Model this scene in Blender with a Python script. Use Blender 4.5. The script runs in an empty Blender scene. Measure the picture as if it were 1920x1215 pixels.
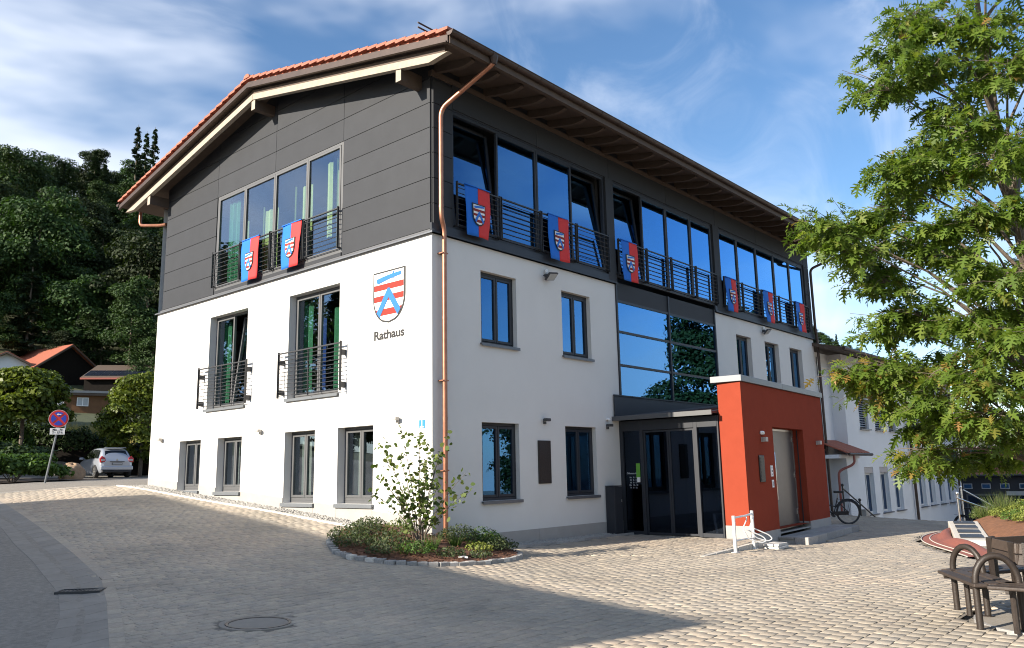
import bpy, math, random
import numpy as np
from mathutils import Vector, Matrix

# ------------------------------------------------------------------ camera, sky, sun, exposure
scene = bpy.context.scene
R_ = math.radians
COL = bpy.data.collections.new('scene'); scene.collection.children.link(COL)

YAW, PITCH, ROLL = R_(41.085), R_(10.38), R_(-1.15)
FWD = Vector((math.cos(YAW)*math.cos(PITCH), math.sin(YAW)*math.cos(PITCH), math.sin(PITCH)))
RGT0 = Vector((math.sin(YAW), -math.cos(YAW), 0)); UP0 = RGT0.cross(FWD)
RGT = RGT0*math.cos(ROLL)+UP0*math.sin(ROLL); UPV = -RGT0*math.sin(ROLL)+UP0*math.cos(ROLL)
cam = bpy.data.cameras.new('camera'); camo = bpy.data.objects.new('camera', cam); COL.objects.link(camo)
cam.sensor_width = 36; cam.sensor_fit = 'HORIZONTAL'; cam.lens = 1522.5/1920*36; cam.clip_end = 3000; cam.clip_start = .05
mw = Matrix.Identity(4)
for i in range(3):
    mw[i][0], mw[i][1], mw[i][2] = RGT[i], UPV[i], -FWD[i]
mw[0][3], mw[1][3], mw[2][3] = -10.926, -11.634, 1.131
camo.matrix_world = mw
scene.camera = camo

SUN_EL, SUN_AZ = R_(23.5), R_(15)            # light travels towards +X and a little towards -Y
sd = Vector((math.cos(SUN_EL)*math.cos(SUN_AZ), -math.cos(SUN_EL)*math.sin(SUN_AZ), -math.sin(SUN_EL)))
sl = bpy.data.lights.new('sun', 'SUN'); sl.energy = 5.0; sl.angle = R_(.55); sl.color = (1, .90, .765)
so = bpy.data.objects.new('sun', sl); COL.objects.link(so)
so.rotation_euler = sd.to_track_quat('-Z', 'Y').to_euler(); so.location = (-30, 8, 30)

world = bpy.data.worlds.new('World'); scene.world = world; world.use_nodes = True
wn, wl = world.node_tree.nodes, world.node_tree.links
wn.clear()
out = wn.new('ShaderNodeOutputWorld'); bg = wn.new('ShaderNodeBackground'); bg.inputs[1].default_value = .094
sky = wn.new('ShaderNodeTexSky'); sky.sky_type = 'NISHITA'; sky.sun_disc = False
sky.sun_elevation = SUN_EL
sky.sun_rotation = math.atan2(-sd.x, -sd.y)   # azimuth measured from +Y towards +X
sky.altitude = 500; sky.air_density = 1.0; sky.dust_density = .42; sky.ozone_density = 2.2
hsv = wn.new('ShaderNodeHueSaturation'); hsv.inputs['Saturation'].default_value = 1.12
wl.new(sky.outputs[0], hsv.inputs['Color'])
tc = wn.new('ShaderNodeTexCoord')
def wnoise(scale, mapscale, rot, detail, dist, lo, hi, loc=(0, 0, 0)):
    mp = wn.new('ShaderNodeMapping'); mp.inputs['Scale'].default_value = mapscale; mp.inputs['Rotation'].default_value = rot
    mp.inputs['Location'].default_value = loc
    wl.new(tc.outputs['Generated'], mp.inputs[0])
    nz = wn.new('ShaderNodeTexNoise'); nz.inputs['Scale'].default_value = scale; nz.inputs['Detail'].default_value = detail
    nz.inputs['Roughness'].default_value = .56; nz.inputs['Distortion'].default_value = dist
    wl.new(mp.outputs[0], nz.inputs['Vector'])
    rp = wn.new('ShaderNodeMapRange'); rp.interpolation_type = 'SMOOTHSTEP'
    rp.inputs[1].default_value = lo; rp.inputs[2].default_value = hi
    wl.new(nz.outputs['Fac'], rp.inputs[0]); return rp
def wmath(op, a, b):
    m = wn.new('ShaderNodeMath'); m.operation = op
    for i, s in enumerate((a, b)):
        if isinstance(s, (int, float)): m.inputs[i].default_value = s
        else: wl.new(s, m.inputs[i])
    return m.outputs[0]
c1 = wnoise(2.1, (1, 1, 1.9), (.25, .35, .5), 4.5, .35, .42, .72, (3.1, 1.7, .4))
c2 = wnoise(3.4, (.6, 2.2, 1.6), (.5, -.35, .9), 8, 1.1, .46, .85, (1.2, 5.3, 2.2))
cl = wmath('ADD', wmath('MULTIPLY', c1.outputs[0], .78), wmath('MULTIPLY', c2.outputs[0], .34))
mixc = wn.new('ShaderNodeMix'); mixc.data_type = 'RGBA'
wl.new(cl, mixc.inputs['Factor']); wl.new(hsv.outputs[0], mixc.inputs['A']); mixc.inputs['B'].default_value = (6.0, 6.3, 6.9, 1)
wl.new(mixc.outputs['Result'], bg.inputs[0]); wl.new(bg.outputs[0], out.inputs[0])

vs = scene.view_settings
vs.view_transform = 'Standard'; vs.look = 'None'; vs.exposure = 1.14; vs.gamma = 1; vs.use_curve_mapping = False
cy = scene.cycles
cy.filter_width = 1.05; cy.max_bounces = 7; cy.diffuse_bounces = 3; cy.glossy_bounces = 3; cy.transmission_bounces = 4; cy.transparent_max_bounces = 12
cy.caustics_reflective = False; cy.caustics_refractive = False; cy.sample_clamp_indirect = 6

# ------------------------------------------------------------------ helpers
rng = np.random.default_rng(7); random.seed(7)
def thing(name, label, cat, loc=(0, 0, 0), rotz=0, group=None):
    o = bpy.data.objects.new(name, None); COL.objects.link(o); o.empty_display_size = .2
    o.location = loc; o.rotation_euler = (0, 0, rotz); tag(o, label, cat, group); return o
def tag(o, label=None, cat=None, group=None, kind=None):
    if label: o['label'] = label
    if cat: o['category'] = cat
    if group: o['group'] = group
    if kind: o['kind'] = kind
    return o
def link_mesh(name, me, mat=None, parent=None):
    o = bpy.data.objects.new(name, me); COL.objects.link(o)
    if parent is not None: o.parent = parent
    if mat is not None and len(me.materials) == 0: me.materials.append(mat)
    return o
class MB:
    def __init__(s): s.v = []; s.f = []; s.sm = False
    def add(s, vs_, fs):
        n = len(s.v); s.v += [tuple(p) for p in vs_]; s.f += [tuple(i+n for i in f) for f in fs]; return s
    def box(s, x0, x1, y0, y1, z0, z1):
        return s.add([(x0,y0,z0),(x1,y0,z0),(x1,y1,z0),(x0,y1,z0),(x0,y0,z1),(x1,y0,z1),(x1,y1,z1),(x0,y1,z1)],
                     [(3,2,1,0),(4,5,6,7),(0,1,5,4),(1,2,6,5),(2,3,7,6),(3,0,4,7)])
    def mbox(s, mp, u0, u1, d0, d1, z0, z1):           # box in wall coordinates (along, depth, height)
        c = [(u0,d0,z0),(u1,d0,z0),(u1,d1,z0),(u0,d1,z0),(u0,d0,z1),(u1,d0,z1),(u1,d1,z1),(u0,d1,z1)]
        return s.add([mp(*p) for p in c], [(3,2,1,0),(4,5,6,7),(0,1,5,4),(1,2,6,5),(2,3,7,6),(3,0,4,7)])
    def prism(s, poly, fn, a, b):                       # poly: 2-D points; fn(p, q, t) -> 3-D; extruded t=a..b
        n = len(poly); A = [fn(p, q, a) for p, q in poly]; B = [fn(p, q, b) for p, q in poly]
        fs = [tuple(range(n)), tuple(range(2*n-1, n-1, -1))]+[(i, i+n, (i+1) % n+n, (i+1) % n) for i in range(n)]
        return s.add(A+B, fs)
    def quad(s, *p): return s.add(p, [tuple(range(len(p)))])
    def tube(s, pts, r, n=8, caps=True):
        pts = [Vector(p) for p in pts]; m = len(pts)
        rr = r if isinstance(r, (list, tuple)) else [r]*m
        rings = []; prev = None
        for i, p in enumerate(pts):
            t = (pts[min(i+1, m-1)]-pts[max(i-1, 0)]).normalized()
            if prev is None:
                a = Vector((0, 0, 1)) if abs(t.z) < .9 else Vector((1, 0, 0)); u = t.cross(a).normalized()
            else:
                u = (prev-t*prev.dot(t)).normalized()
            prev = u; w = t.cross(u)
            rings.append([p+(u*math.cos(2*math.pi*k/n)+w*math.sin(2*math.pi*k/n))*rr[i] for k in range(n)])
        vs_ = [q for rg in rings for q in rg]; fs = []
        for i in range(m-1):
            for k in range(n): fs.append((i*n+k, i*n+(k+1) % n, (i+1)*n+(k+1) % n, (i+1)*n+k))
        if caps: fs += [tuple(range(n-1, -1, -1)), tuple((m-1)*n+k for k in range(n))]
        s.sm = True
        return s.add(vs_, fs)
    def lathe(s, prof, n=20, c=(0, 0, 0)):              # prof: (r, z) about the z axis
        m = len(prof); vs_ = [(c[0]+r*math.cos(2*math.pi*k/n), c[1]+r*math.sin(2*math.pi*k/n), c[2]+z) for r, z in prof for k in range(n)]
        fs = [(i*n+k, i*n+(k+1) % n, (i+1)*n+(k+1) % n, (i+1)*n+k) for i in range(m-1) for k in range(n)]
        fs += [tuple(range(n-1, -1, -1)), tuple((m-1)*n+k for k in range(n))]
        return s.add(vs_, fs)
    def build(s, name, mat, parent=None, smooth=None, bevel=0):
        me = bpy.data.meshes.new(name); me.from_pydata(s.v, [], s.f); me.update()
        o = link_mesh(name, me, mat, parent)
        if smooth or (smooth is None and s.sm):
            me.polygons.foreach_set('use_smooth', [True]*len(me.polygons))
            me.set_sharp_from_angle(angle=R_(40))
        if bevel:
            b = o.modifiers.new('bevel', 'BEVEL'); b.width = bevel; b.segments = 2; b.limit_method = 'ANGLE'; b.angle_limit = R_(40)
        return o
def fast_mesh(name, V, k, mat, parent=None, tone=None, faces=None):
    """V: (N*k,3) vertices, every k consecutive vertices one face (or faces: int array (F,q))"""
    me = bpy.data.meshes.new(name); V = np.asarray(V, dtype=np.float32)
    F = np.arange(len(V)).reshape(-1, k) if faces is None else np.asarray(faces)
    me.vertices.add(len(V)); me.vertices.foreach_set('co', V.ravel())
    nf, q = F.shape
    me.loops.add(nf*q); me.loops.foreach_set('vertex_index', F.ravel().astype(np.int32))
    me.polygons.add(nf); me.polygons.foreach_set('loop_start', (np.arange(nf)*q).astype(np.int32))
    try: me.polygons.foreach_set('loop_total', np.full(nf, q, dtype=np.int32))
    except Exception: pass
    if tone is not None:
        a = me.attributes.new('tone', 'FLOAT', 'FACE'); a.data.foreach_set('value', np.asarray(tone, dtype=np.float32))
    me.update(calc_edges=True); me.validate()
    return link_mesh(name, me, mat, parent)
def copy_tree(o, parent=None):
    c = o.copy(); COL.objects.link(c)
    if parent is not None: c.parent = parent
    for ch in list(o.children): copy_tree(ch, c)
    return c

# ------------------------------------------------------------------ materials
def nodes(name):
    m = bpy.data.materials.new(name); m.use_nodes = True; nt = m.node_tree
    return m, nt.nodes, nt.links, nt.nodes['Principled BSDF']
def pmat(name, col, rough=.7, var=.12, scale=6, bump=0, bscale=60, metal=0, spec=.5, coat=0, obj_rand=0, stain=0, stain_scale=.7, stain_col=None):
    m, n, l, b = nodes(name)
    b.inputs['Roughness'].default_value = rough; b.inputs['Metallic'].default_value = metal
    b.inputs['Specular IOR Level'].default_value = spec; b.inputs['Coat Weight'].default_value = coat
    tcn = n.new('ShaderNodeTexCoord')
    nz = n.new('ShaderNodeTexNoise'); nz.inputs['Scale'].default_value = scale; nz.inputs['Detail'].default_value = 6; nz.inputs['Roughness'].default_value = .62
    l.new(tcn.outputs['Object'], nz.inputs['Vector'])
    mr = n.new('ShaderNodeMapRange'); mr.inputs[1].default_value = .25; mr.inputs[2].default_value = .75
    mr.inputs[3].default_value = 1-var; mr.inputs[4].default_value = 1+var
    l.new(nz.outputs['Fac'], mr.inputs[0]); val = mr.outputs[0]
    if obj_rand:
        oi = n.new('ShaderNodeObjectInfo'); m2 = n.new('ShaderNodeMapRange'); m2.inputs[3].default_value = 1-obj_rand; m2.inputs[4].default_value = 1+obj_rand
        l.new(oi.outputs['Random'], m2.inputs[0]); mm = n.new('ShaderNodeMath'); mm.operation = 'MULTIPLY'
        l.new(val, mm.inputs[0]); l.new(m2.outputs[0], mm.inputs[1]); val = mm.outputs[0]
    vm = n.new('ShaderNodeVectorMath'); vm.operation = 'SCALE'; vm.inputs[0].default_value = col; l.new(val, vm.inputs['Scale'])
    res = vm.outputs[0]
    if stain:
        n2 = n.new('ShaderNodeTexNoise'); n2.inputs['Scale'].default_value = stain_scale; n2.inputs['Detail'].default_value = 8; n2.inputs['Roughness'].default_value = .7
        l.new(tcn.outputs['Object'], n2.inputs['Vector'])
        r2 = n.new('ShaderNodeMapRange'); r2.inputs[1].default_value = .48; r2.inputs[2].default_value = .72; r2.inputs[4].default_value = stain
        l.new(n2.outputs['Fac'], r2.inputs[0])
        mx = n.new('ShaderNodeMix'); mx.data_type = 'RGBA'; l.new(r2.outputs[0], mx.inputs['Factor']); l.new(res, mx.inputs['A'])
        mx.inputs['B'].default_value = (*(stain_col or tuple(c*.6 for c in col)), 1); res = mx.outputs['Result']
    l.new(res, b.inputs['Base Color'])
    if bump:
        nb = n.new('ShaderNodeTexNoise'); nb.inputs['Scale'].default_value = bscale; nb.inputs['Detail'].default_value = 5
        l.new(tcn.outputs['Object'], nb.inputs['Vector'])
        bp = n.new('ShaderNodeBump'); bp.inputs['Strength'].default_value = bump; bp.inputs['Distance'].default_value = .01
        l.new(nb.outputs['Fac'], bp.inputs['Height']); l.new(bp.outputs[0], b.inputs['Normal'])
    return m
def glassmat(name, tint=(.62, .66, .66), f0=.09, power=4.2, gain=1.0, gcol=(.9, .95, 1)):
    m, n, l, b = nodes(name); n.remove(b); o = n['Material Output']
    tr = n.new('ShaderNodeBsdfTransparent'); tr.inputs[0].default_value = (*tint, 1)
    gl = n.new('ShaderNodeBsdfGlossy'); gl.inputs['Roughness'].default_value = .0; gl.inputs[0].default_value = (*gcol, 1)
    ge = n.new('ShaderNodeNewGeometry'); dt = n.new('ShaderNodeVectorMath'); dt.operation = 'DOT_PRODUCT'
    tcn = n.new('ShaderNodeTexCoord'); nz = n.new('ShaderNodeTexNoise'); nz.inputs['Scale'].default_value = .9; nz.inputs['Detail'].default_value = 1
    l.new(tcn.outputs['Object'], nz.inputs['Vector'])
    bp = n.new('ShaderNodeBump'); bp.inputs['Strength'].default_value = .012; bp.inputs['Distance'].default_value = .03
    l.new(nz.outputs['Fac'], bp.inputs['Height']); l.new(bp.outputs[0], gl.inputs['Normal'])
    l.new(ge.outputs['Normal'], dt.inputs[0]); l.new(ge.outputs['Incoming'], dt.inputs[1])
    def mth(op, a, bb):
        x = n.new('ShaderNodeMath'); x.operation = op
        for i, s in enumerate((a, bb)):
            if isinstance(s, (int, float)): x.inputs[i].default_value = s
            elif s is not None: l.new(s, x.inputs[i])
        return x.outputs[0]
    c = mth('ABSOLUTE', dt.outputs['Value'], None); q = mth('POWER', mth('SUBTRACT', 1.0, c), power)
    f = mth('MINIMUM', mth('ADD', f0, mth('MULTIPLY', q, gain)), 1.0)
    mx = n.new('ShaderNodeMixShader'); l.new(f, mx.inputs[0]); l.new(tr.outputs[0], mx.inputs[1]); l.new(gl.outputs[0], mx.inputs[2])
    l.new(mx.outputs[0], o.inputs[0]); return m
def leafmat(name, c0, c1, c2, trans=.35, rough=.55, objrand=0.0):
    m, n, l, b = nodes(name); o = n['Material Output']
    at = n.new('ShaderNodeAttribute'); at.attribute_name = 'tone'
    cr = n.new('ShaderNodeValToRGB'); e = cr.color_ramp.elements
    e[0].color = (*c0, 1); e[1].color = (*c2, 1); k = e.new(.5); k.color = (*c1, 1)
    l.new(at.outputs['Fac'], cr.inputs[0]); colr = cr.outputs[0]
    if objrand:
        oi = n.new('ShaderNodeObjectInfo'); h = n.new('ShaderNodeHueSaturation'); mr = n.new('ShaderNodeMapRange')
        mr.inputs[3].default_value = 1-objrand; mr.inputs[4].default_value = 1+objrand
        l.new(oi.outputs['Random'], mr.inputs[0]); l.new(mr.outputs[0], h.inputs['Value']); l.new(colr, h.inputs['Color'])
        m3 = n.new('ShaderNodeMapRange'); m3.inputs[3].default_value = .485; m3.inputs[4].default_value = .515
        l.new(oi.outputs['Random'], m3.inputs[0]); l.new(m3.outputs[0], h.inputs['Hue']); colr = h.outputs[0]
    l.new(colr, b.inputs['Base Color']); b.inputs['Roughness'].default_value = rough; b.inputs['Specular IOR Level'].default_value = .35
    tl = n.new('ShaderNodeBsdfTranslucent'); br = n.new('ShaderNodeVectorMath'); br.operation = 'MULTIPLY'; br.inputs[1].default_value = (1.15, 1.2, .5)
    l.new(colr, br.inputs[0]); l.new(br.outputs[0], tl.inputs[0])
    mx = n.new('ShaderNodeMixShader'); mx.inputs[0].default_value = trans
    l.new(b.outputs[0], mx.inputs[1]); l.new(tl.outputs[0], mx.inputs[2]); l.new(mx.outputs[0], o.inputs[0]); return m
M = {}
M['render'] = pmat('white_render', (.66, .65, .625), .9, .03, 1.2, .3, 180, stain=.2, stain_scale=.5, stain_col=(.57, .55, .515))
M['render_annex'] = pmat('annex_render', (.72, .73, .74), .9, .03, 1.1, .25, 200, stain=.12, stain_scale=.4, stain_col=(.6, .6, .6))
M['plinth'] = pmat('plinth_concrete', (.34, .325, .305), .85, .08, 3, .25, 120, stain=.35, stain_scale=1.6, stain_col=(.33, .31, .29))
M['clad'] = pmat('anthracite_cladding', (.038, .0405, .0455), .62, .07, 2.2, .12, 300, obj_rand=.05, spec=.18)
M['frame'] = pmat('anthracite_metal', (.030, .033, .040), .45, .06, 4, spec=.3)
M['frame_grey'] = pmat('grey_window_frame', (.085, .087, .09), .5, .05, 4)
M['rail'] = pmat('dark_railing_steel', (.03, .031, .034), .5, .08, 9, spec=.45)
M['flash'] = pmat('zinc_flashing', (.13, .137, .15), .45, .1, 3, metal=.35)
M['zinc'] = pmat('zinc_coping', (.155, .168, .182), .42, .08, 2, metal=.25)
M['copper'] = pmat('copper_pipe', (.38, .175, .11), .40, .2, 7, metal=.75, stain=.5, stain_scale=3, stain_col=(.22, .10, .06))
M['copper_dark'] = pmat('weathered_copper', (.055, .036, .028), .5, .25, 5, metal=.3)
M['wood'] = pmat('larch_timber', (.33, .285, .23), .75, .16, 7, .3, 60, stain=.3, stain_scale=2)
M['wood_dark'] = pmat('brown_soffit_timber', (.085, .06, .045), .8, .14, 5, .3, 50)
M['tile'] = pmat('clay_roof_tile', (.33, .10, .058), .7, .15, 12, .3, 90, obj_rand=.14, stain=.25, stain_scale=4, stain_col=(.25, .1, .06))
M['red'] = pmat('red_render', (.265, .05, .027), 1, .06, 3, .4, 200, spec=.08, stain=.3, stain_scale=.8, stain_col=(.21, .043, .026))
M['glass'] = glassmat('window_glass', (.45, .50, .55), .15, 2.9, 2.0, (.22, .55, 1))
M['glass_gable'] = glassmat('window_glass_clear', (.84, .88, .85), .13, 4, 1.0, (.72, .82, 1))
M['glass_dark'] = glassmat('door_glass', (.24, .27, .32), .05, 4.2, .9, (.5, .68, 1))
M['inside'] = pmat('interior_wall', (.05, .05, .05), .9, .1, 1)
M['curtain_g'] = pmat('green_curtain', (.055, .22, .13), .9, .14, 9)
M['curtain_y'] = pmat('pale_green_blind', (.42, .52, .24), .9, .1, 9)
M['curtain_b'] = pmat('blue_curtain', (.03, .08, .34), .9, .1, 9)
M['curtain_w'] = pmat('sheer_curtain', (.30, .32, .33), .9, .1, 9)
M['steel'] = pmat('brushed_steel', (.42, .42, .41), .33, .1, 10, metal=.8)
M['inox'] = pmat('stainless_tube', (.68, .68, .68), .22, .05, 10, metal=.95)
M['black'] = pmat('black_enamel', (.015, .015, .017), .42, .1, 10)
M['white'] = pmat('white_enamel', (.78, .78, .77), .45, .05, 8)
M['white_worn'] = pmat('white_galvanised_steel', (.70, .70, .69), .42, .1, 9, metal=.2)
M['bronze'] = pmat('dark_bronze', (.035, .03, .027), .5, .3, 30, .4, 60, metal=.4)
M['lampgrey'] = pmat('lamp_grey', (.38, .36, .33), .5, .1, 12)
M['lampdark'] = pmat('lamp_anthracite', (.05, .05, .053), .5, .1, 12)
M['lens'] = pmat('lamp_lens', (.45, .46, .45), .2, .05, 12)
M['blue'] = pmat('flag_blue', (.006, .14, .56), .8, .05, 10)
M['redcloth'] = pmat('flag_red', (.62, .035, .035), .8, .05, 10)
M['em_white'] = pmat('emblem_white', (.80, .79, .77), .8, .02, 10)
M['em_red'] = pmat('emblem_red', (.25, .02, .010), .8, .03, 10)
M['em_blue'] = pmat('emblem_blue', (.02, .15, .42), .8, .03, 10)
M['em_blue_dark'] = pmat('emblem_blue_flag', (.02, .17, .60), .8, .03, 10)
M['signblue'] = pmat('sign_blue', (.02, .20, .62), .5, .03, 10)
M['signred'] = pmat('sign_red', (.55, .03, .03), .5, .03, 10)
M['signdeep'] = pmat('sign_deep_blue', (.02, .05, .42), .5, .03, 10)
M['text'] = pmat('black_lettering', (.012, .012, .012), .6, .02, 10)
M['graytext'] = pmat('grey_lettering', (.4, .42, .45), .6, .02, 10)
M['green_note'] = pmat('green_notice', (.13, .36, .04), .7, .1, 10)

mpG = lambda u, d, z: (d, u, z)        # gable wall: along +Y, depth +X
mpL = lambda u, d, z: (u, d, z)        # long wall: along +X, depth +Y

# ------------------------------------------------------------------ ground height
GP = np.array([(-11,-12,-.5),(-6,-12,-.5),(-.6,-10,-.5),(5,-9,-.57),(-3,-7,-.47),(-6,-3,-.40),(-1,-2,-.34),(-8,3,-.12),(-4,4,.2),(0,.6,.06),(-.6,1.4,.12),(-.6,4,.34),(-.6,7,.57),(0,12,.98),(-5,9,.5),(2,14,1.02),(0,20,1.12),(5,25,1.18),(9,36,1.22),(0,30,1.25),(-10,10,.2),(-12,20,.6),(-20,5,-.2),(-20,-10,-.5),(-15,30,1.0),(2.9,-3.97,-.45),(1,-4,-.43),(1.5,-.6,-.36),(4,-.5,-.40),(8.3,-3.9,-.66),(12.8,-3.4,-.63),(15,-2.5,-.58),(13,-6,-.66),(9,-7,-.66),(18,-4,-.6),(20,-10,-.8),(5.5,-4.5,-.54),(6.5,-3.4,-.55),(-40,-40,-1),(40,-40,-1.5),(-40,40,1),(30,45,1.6),(-10,44,1.6),(10,20,1.1),(10,-25,-.9),(-10,-25,-.6)])
def _phi(r): return np.sqrt(r*r+2.0)
_n = len(GP); _A = np.zeros((_n+1, _n+1)); _A[:_n, :_n] = _phi(np.hypot(GP[:, None, 0]-GP[None, :, 0], GP[:, None, 1]-GP[None, :, 1]))-np.eye(_n)*.02
_A[:_n, _n] = 1; _A[_n, :_n] = 1
_W = np.linalg.solve(_A, np.r_[GP[:, 2], 0])
HY = [30, 40, 48, 60, 85, 105, 130, 170, 210, 260, 400]; HZ = [0, .2, 1.5, 3.2, 7.2, 13, 23, 46, 66, 82, 95]
def G(x, y):
    x = np.asarray(x, float); y = np.asarray(y, float)
    xc, yc = np.clip(x, -60, 45), np.clip(y, -45, 50)
    r = np.hypot(xc[..., None]-GP[:, 0], yc[..., None]-GP[:, 1])
    z = (_phi(r)*_W[:_n]).sum(-1)+_W[_n]
    z = z-np.clip(x-17.6, 0, 7)*.33*np.clip((6-y)/4, 0, 1)
    h = np.interp(y, HY, HZ)
    z = z+h*np.exp(-(np.maximum(np.abs(x-60)-75, 0)/60)**2)*(1+.0012*np.clip(x-60, -60, 60))
    z = z+np.clip(.9*(y-39.2), 0, .7)*(np.abs(x) < 40)
    z = z+59*np.exp(-((x-300)/95)**2-((y-135)/60)**2)
    return z
def g1(x, y): return float(G(np.array([x]), np.array([y]))[0])
# ------------------------------------------------------------------ town hall
hall = thing('town_hall', 'white rendered town hall with anthracite top storey and red tiled gable roof', 'building')
def wall(name, mp, u0, u1, z0, z1, ops, depth, mat, parent):
    b = MB()
    us = sorted({u0, u1, *[o[0] for o in ops], *[o[1] for o in ops]}); zs = sorted({z0, z1, *[o[2] for o in ops], *[o[3] for o in ops]})
    for i in range(len(us)-1):
        for j in range(len(zs)-1):
            uc, zc = (us[i]+us[i+1])/2, (zs[j]+zs[j+1])/2
            if any(o[0] < uc < o[1] and o[2] < zc < o[3] for o in ops): continue
            b.quad(mp(us[i], 0, zs[j]), mp(us[i+1], 0, zs[j]), mp(us[i+1], 0, zs[j+1]), mp(us[i], 0, zs[j+1]))
    for a, c, e, f in ops:
        b.quad(mp(a, 0, e), mp(a, depth, e), mp(a, depth, f), mp(a, 0, f)); b.quad(mp(c, 0, e), mp(c, depth, e), mp(c, depth, f), mp(c, 0, f))
        b.quad(mp(a, 0, f), mp(c, 0, f), mp(c, depth, f), mp(a, depth, f)); b.quad(mp(a, 0, e), mp(c, 0, e), mp(c, depth, e), mp(a, depth, e))
    return b.build(name, mat, parent)
def ring(b, mp, u0, u1, z0, z1, w, d0, d1):
    b.mbox(mp, u0, u0+w, d0, d1, z0, z1); b.mbox(mp, u1-w, u1, d0, d1, z0, z1)
    b.mbox(mp, u0+w, u1-w, d0, d1, z0, z0+w); b.mbox(mp, u0+w, u1-w, d0, d1, z1-w, z1)
def pleats(mp, u0, u1, z0, z1, d, mat, parent, amp=.03, name='curtain'):
    n = max(4, int((u1-u0)/.06)); b = MB()
    for i in range(n):
        a, c = u0+(u1-u0)*i/n, u0+(u1-u0)*(i+1)/n
        da, dc = d+amp*math.sin(i*2.1)+amp*.5*math.sin(i*.7), d+amp*math.sin((i+1)*2.1)+amp*.5*math.sin((i+1)*.7)
        b.quad(mp(a, da, z0), mp(c, dc, z0), mp(c, dc, z1), mp(a, da, z1))
    return b.build(name, mat, parent)
def window(mp, u0, u1, z0, z1, d, n, fmat, gmat, parent, sill=True, curtains=(), fw=.055, tilt=(), splits=None, name='window', sillz=.035, low=0):
    b = MB(); ring(b, mp, u0, u1, z0, z1, fw, d, d+.09)
    if low: b.mbox(mp, u0+fw, u1-fw, d+.002, d+.088, z0+fw, z0+fw+low)
    us = splits or [u0+fw+(u1-u0-2*fw)*i/n for i in range(n+1)]
    w = b.build(name, fmat, parent, bevel=.006)
    for i in range(len(us)-1):
        a, c = us[i]+.006, us[i+1]-.006; e, f = z0+fw+low+.006, z1-fw-.006
        if i in tilt:
            T = math.tan(R_(6.5)); m2 = lambda u, dd, z, e=e, T=T: mp(u, dd+(z-e)*T, z)
        else: m2 = mp
        s = MB(); ring(s, m2, a, c, e, f, .055, d-.012, d+.055); sh = s.build('sash', fmat, w, bevel=.005)
        p = MB(); p.mbox(m2, a+.05, c-.05, d+.02, d+.028, e+.05, f-.05); p.build('pane', gmat, w)
    if sill:
        s = MB(); s.mbox(mp, u0-.035, u1+.035, -.055, d, z0-sillz-.002, z0-.002); s.mbox(mp, u0-.035, u1+.035, -.062, -.05, z0-sillz-.03, z0-.006)
        s.build('sill', M['zinc'] if sill == 2 else M['flash'], w)
    for a, c, e, f, m in curtains: pleats(mp, a, c, e, f, d+.22, M[m], w)
    return w

# white walls
G1 = [(6.85, 8.74, 2.94, 5.43), (3.02, 5.0, 2.94, 5.43)]
G0 = [(8.94, 10.1, .83, 2.16), (6.91, 8.08, .80, 2.16), (3.84, 5.03, .55, 2.17), (1.79, 3.0, .55, 2.17)]
wall('gable_wall', mpG, 0, 11.85, -.7, 5.97, G1+G0, .26, M['render'], hall)
L1 = [(1.42, 2.58, 3.85, 5.43), (4.24, 5.40, 3.85, 5.43)]; L0 = [(1.40, 2.58, .57, 2.18), (4.23, 5.45, .57, 2.18)]
wall('front_wall', mpL, 0, 6.55, -.7, 5.95, L1+L0, .15, M['render'], hall)
LR = [(13.48, 14.57, 3.86, 5.42), (15.64, 16.79, 3.86, 5.42), (17.75, 18.86, 3.86, 5.42)]
wall('front_wall', mpL, 12.08, 20.1, -.9, 5.95, LR, .2, M['render'], hall)
b = MB(); b.quad((6.55, 0, -.9), (6.55, .3, -.9), (6.55, .3, 5.95), (6.55, 0, 5.95)); b.quad((12.08, 0, -.9), (12.08, .3, -.9), (12.08, .3, 5.95), (12.08, 0, 5.95)); b.build('wall_return', M['render'], hall)
b = MB(); b.quad((20.1, 0, -3), (20.1, 11.85, -3), (20.1, 11.85, 9.4), (20.1, 0, 9.4)); b.quad((0, 11.85, -.5), (20.1, 11.85, -.5), (20.1, 11.85, 9.4), (0, 11.85, 9.4)); b.build('rear_wall', M['render'], hall)
# dark rooms behind the glass
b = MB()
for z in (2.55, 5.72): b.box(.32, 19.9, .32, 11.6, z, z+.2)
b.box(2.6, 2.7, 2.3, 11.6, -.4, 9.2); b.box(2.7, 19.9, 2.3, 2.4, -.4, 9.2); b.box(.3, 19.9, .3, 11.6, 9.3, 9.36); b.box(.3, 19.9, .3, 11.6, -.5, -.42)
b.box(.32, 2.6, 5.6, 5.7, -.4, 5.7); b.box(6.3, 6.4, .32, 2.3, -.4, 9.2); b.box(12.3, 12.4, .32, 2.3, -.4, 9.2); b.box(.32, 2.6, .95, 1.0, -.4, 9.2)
b.build('inner_wall', M['inside'], hall)

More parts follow.
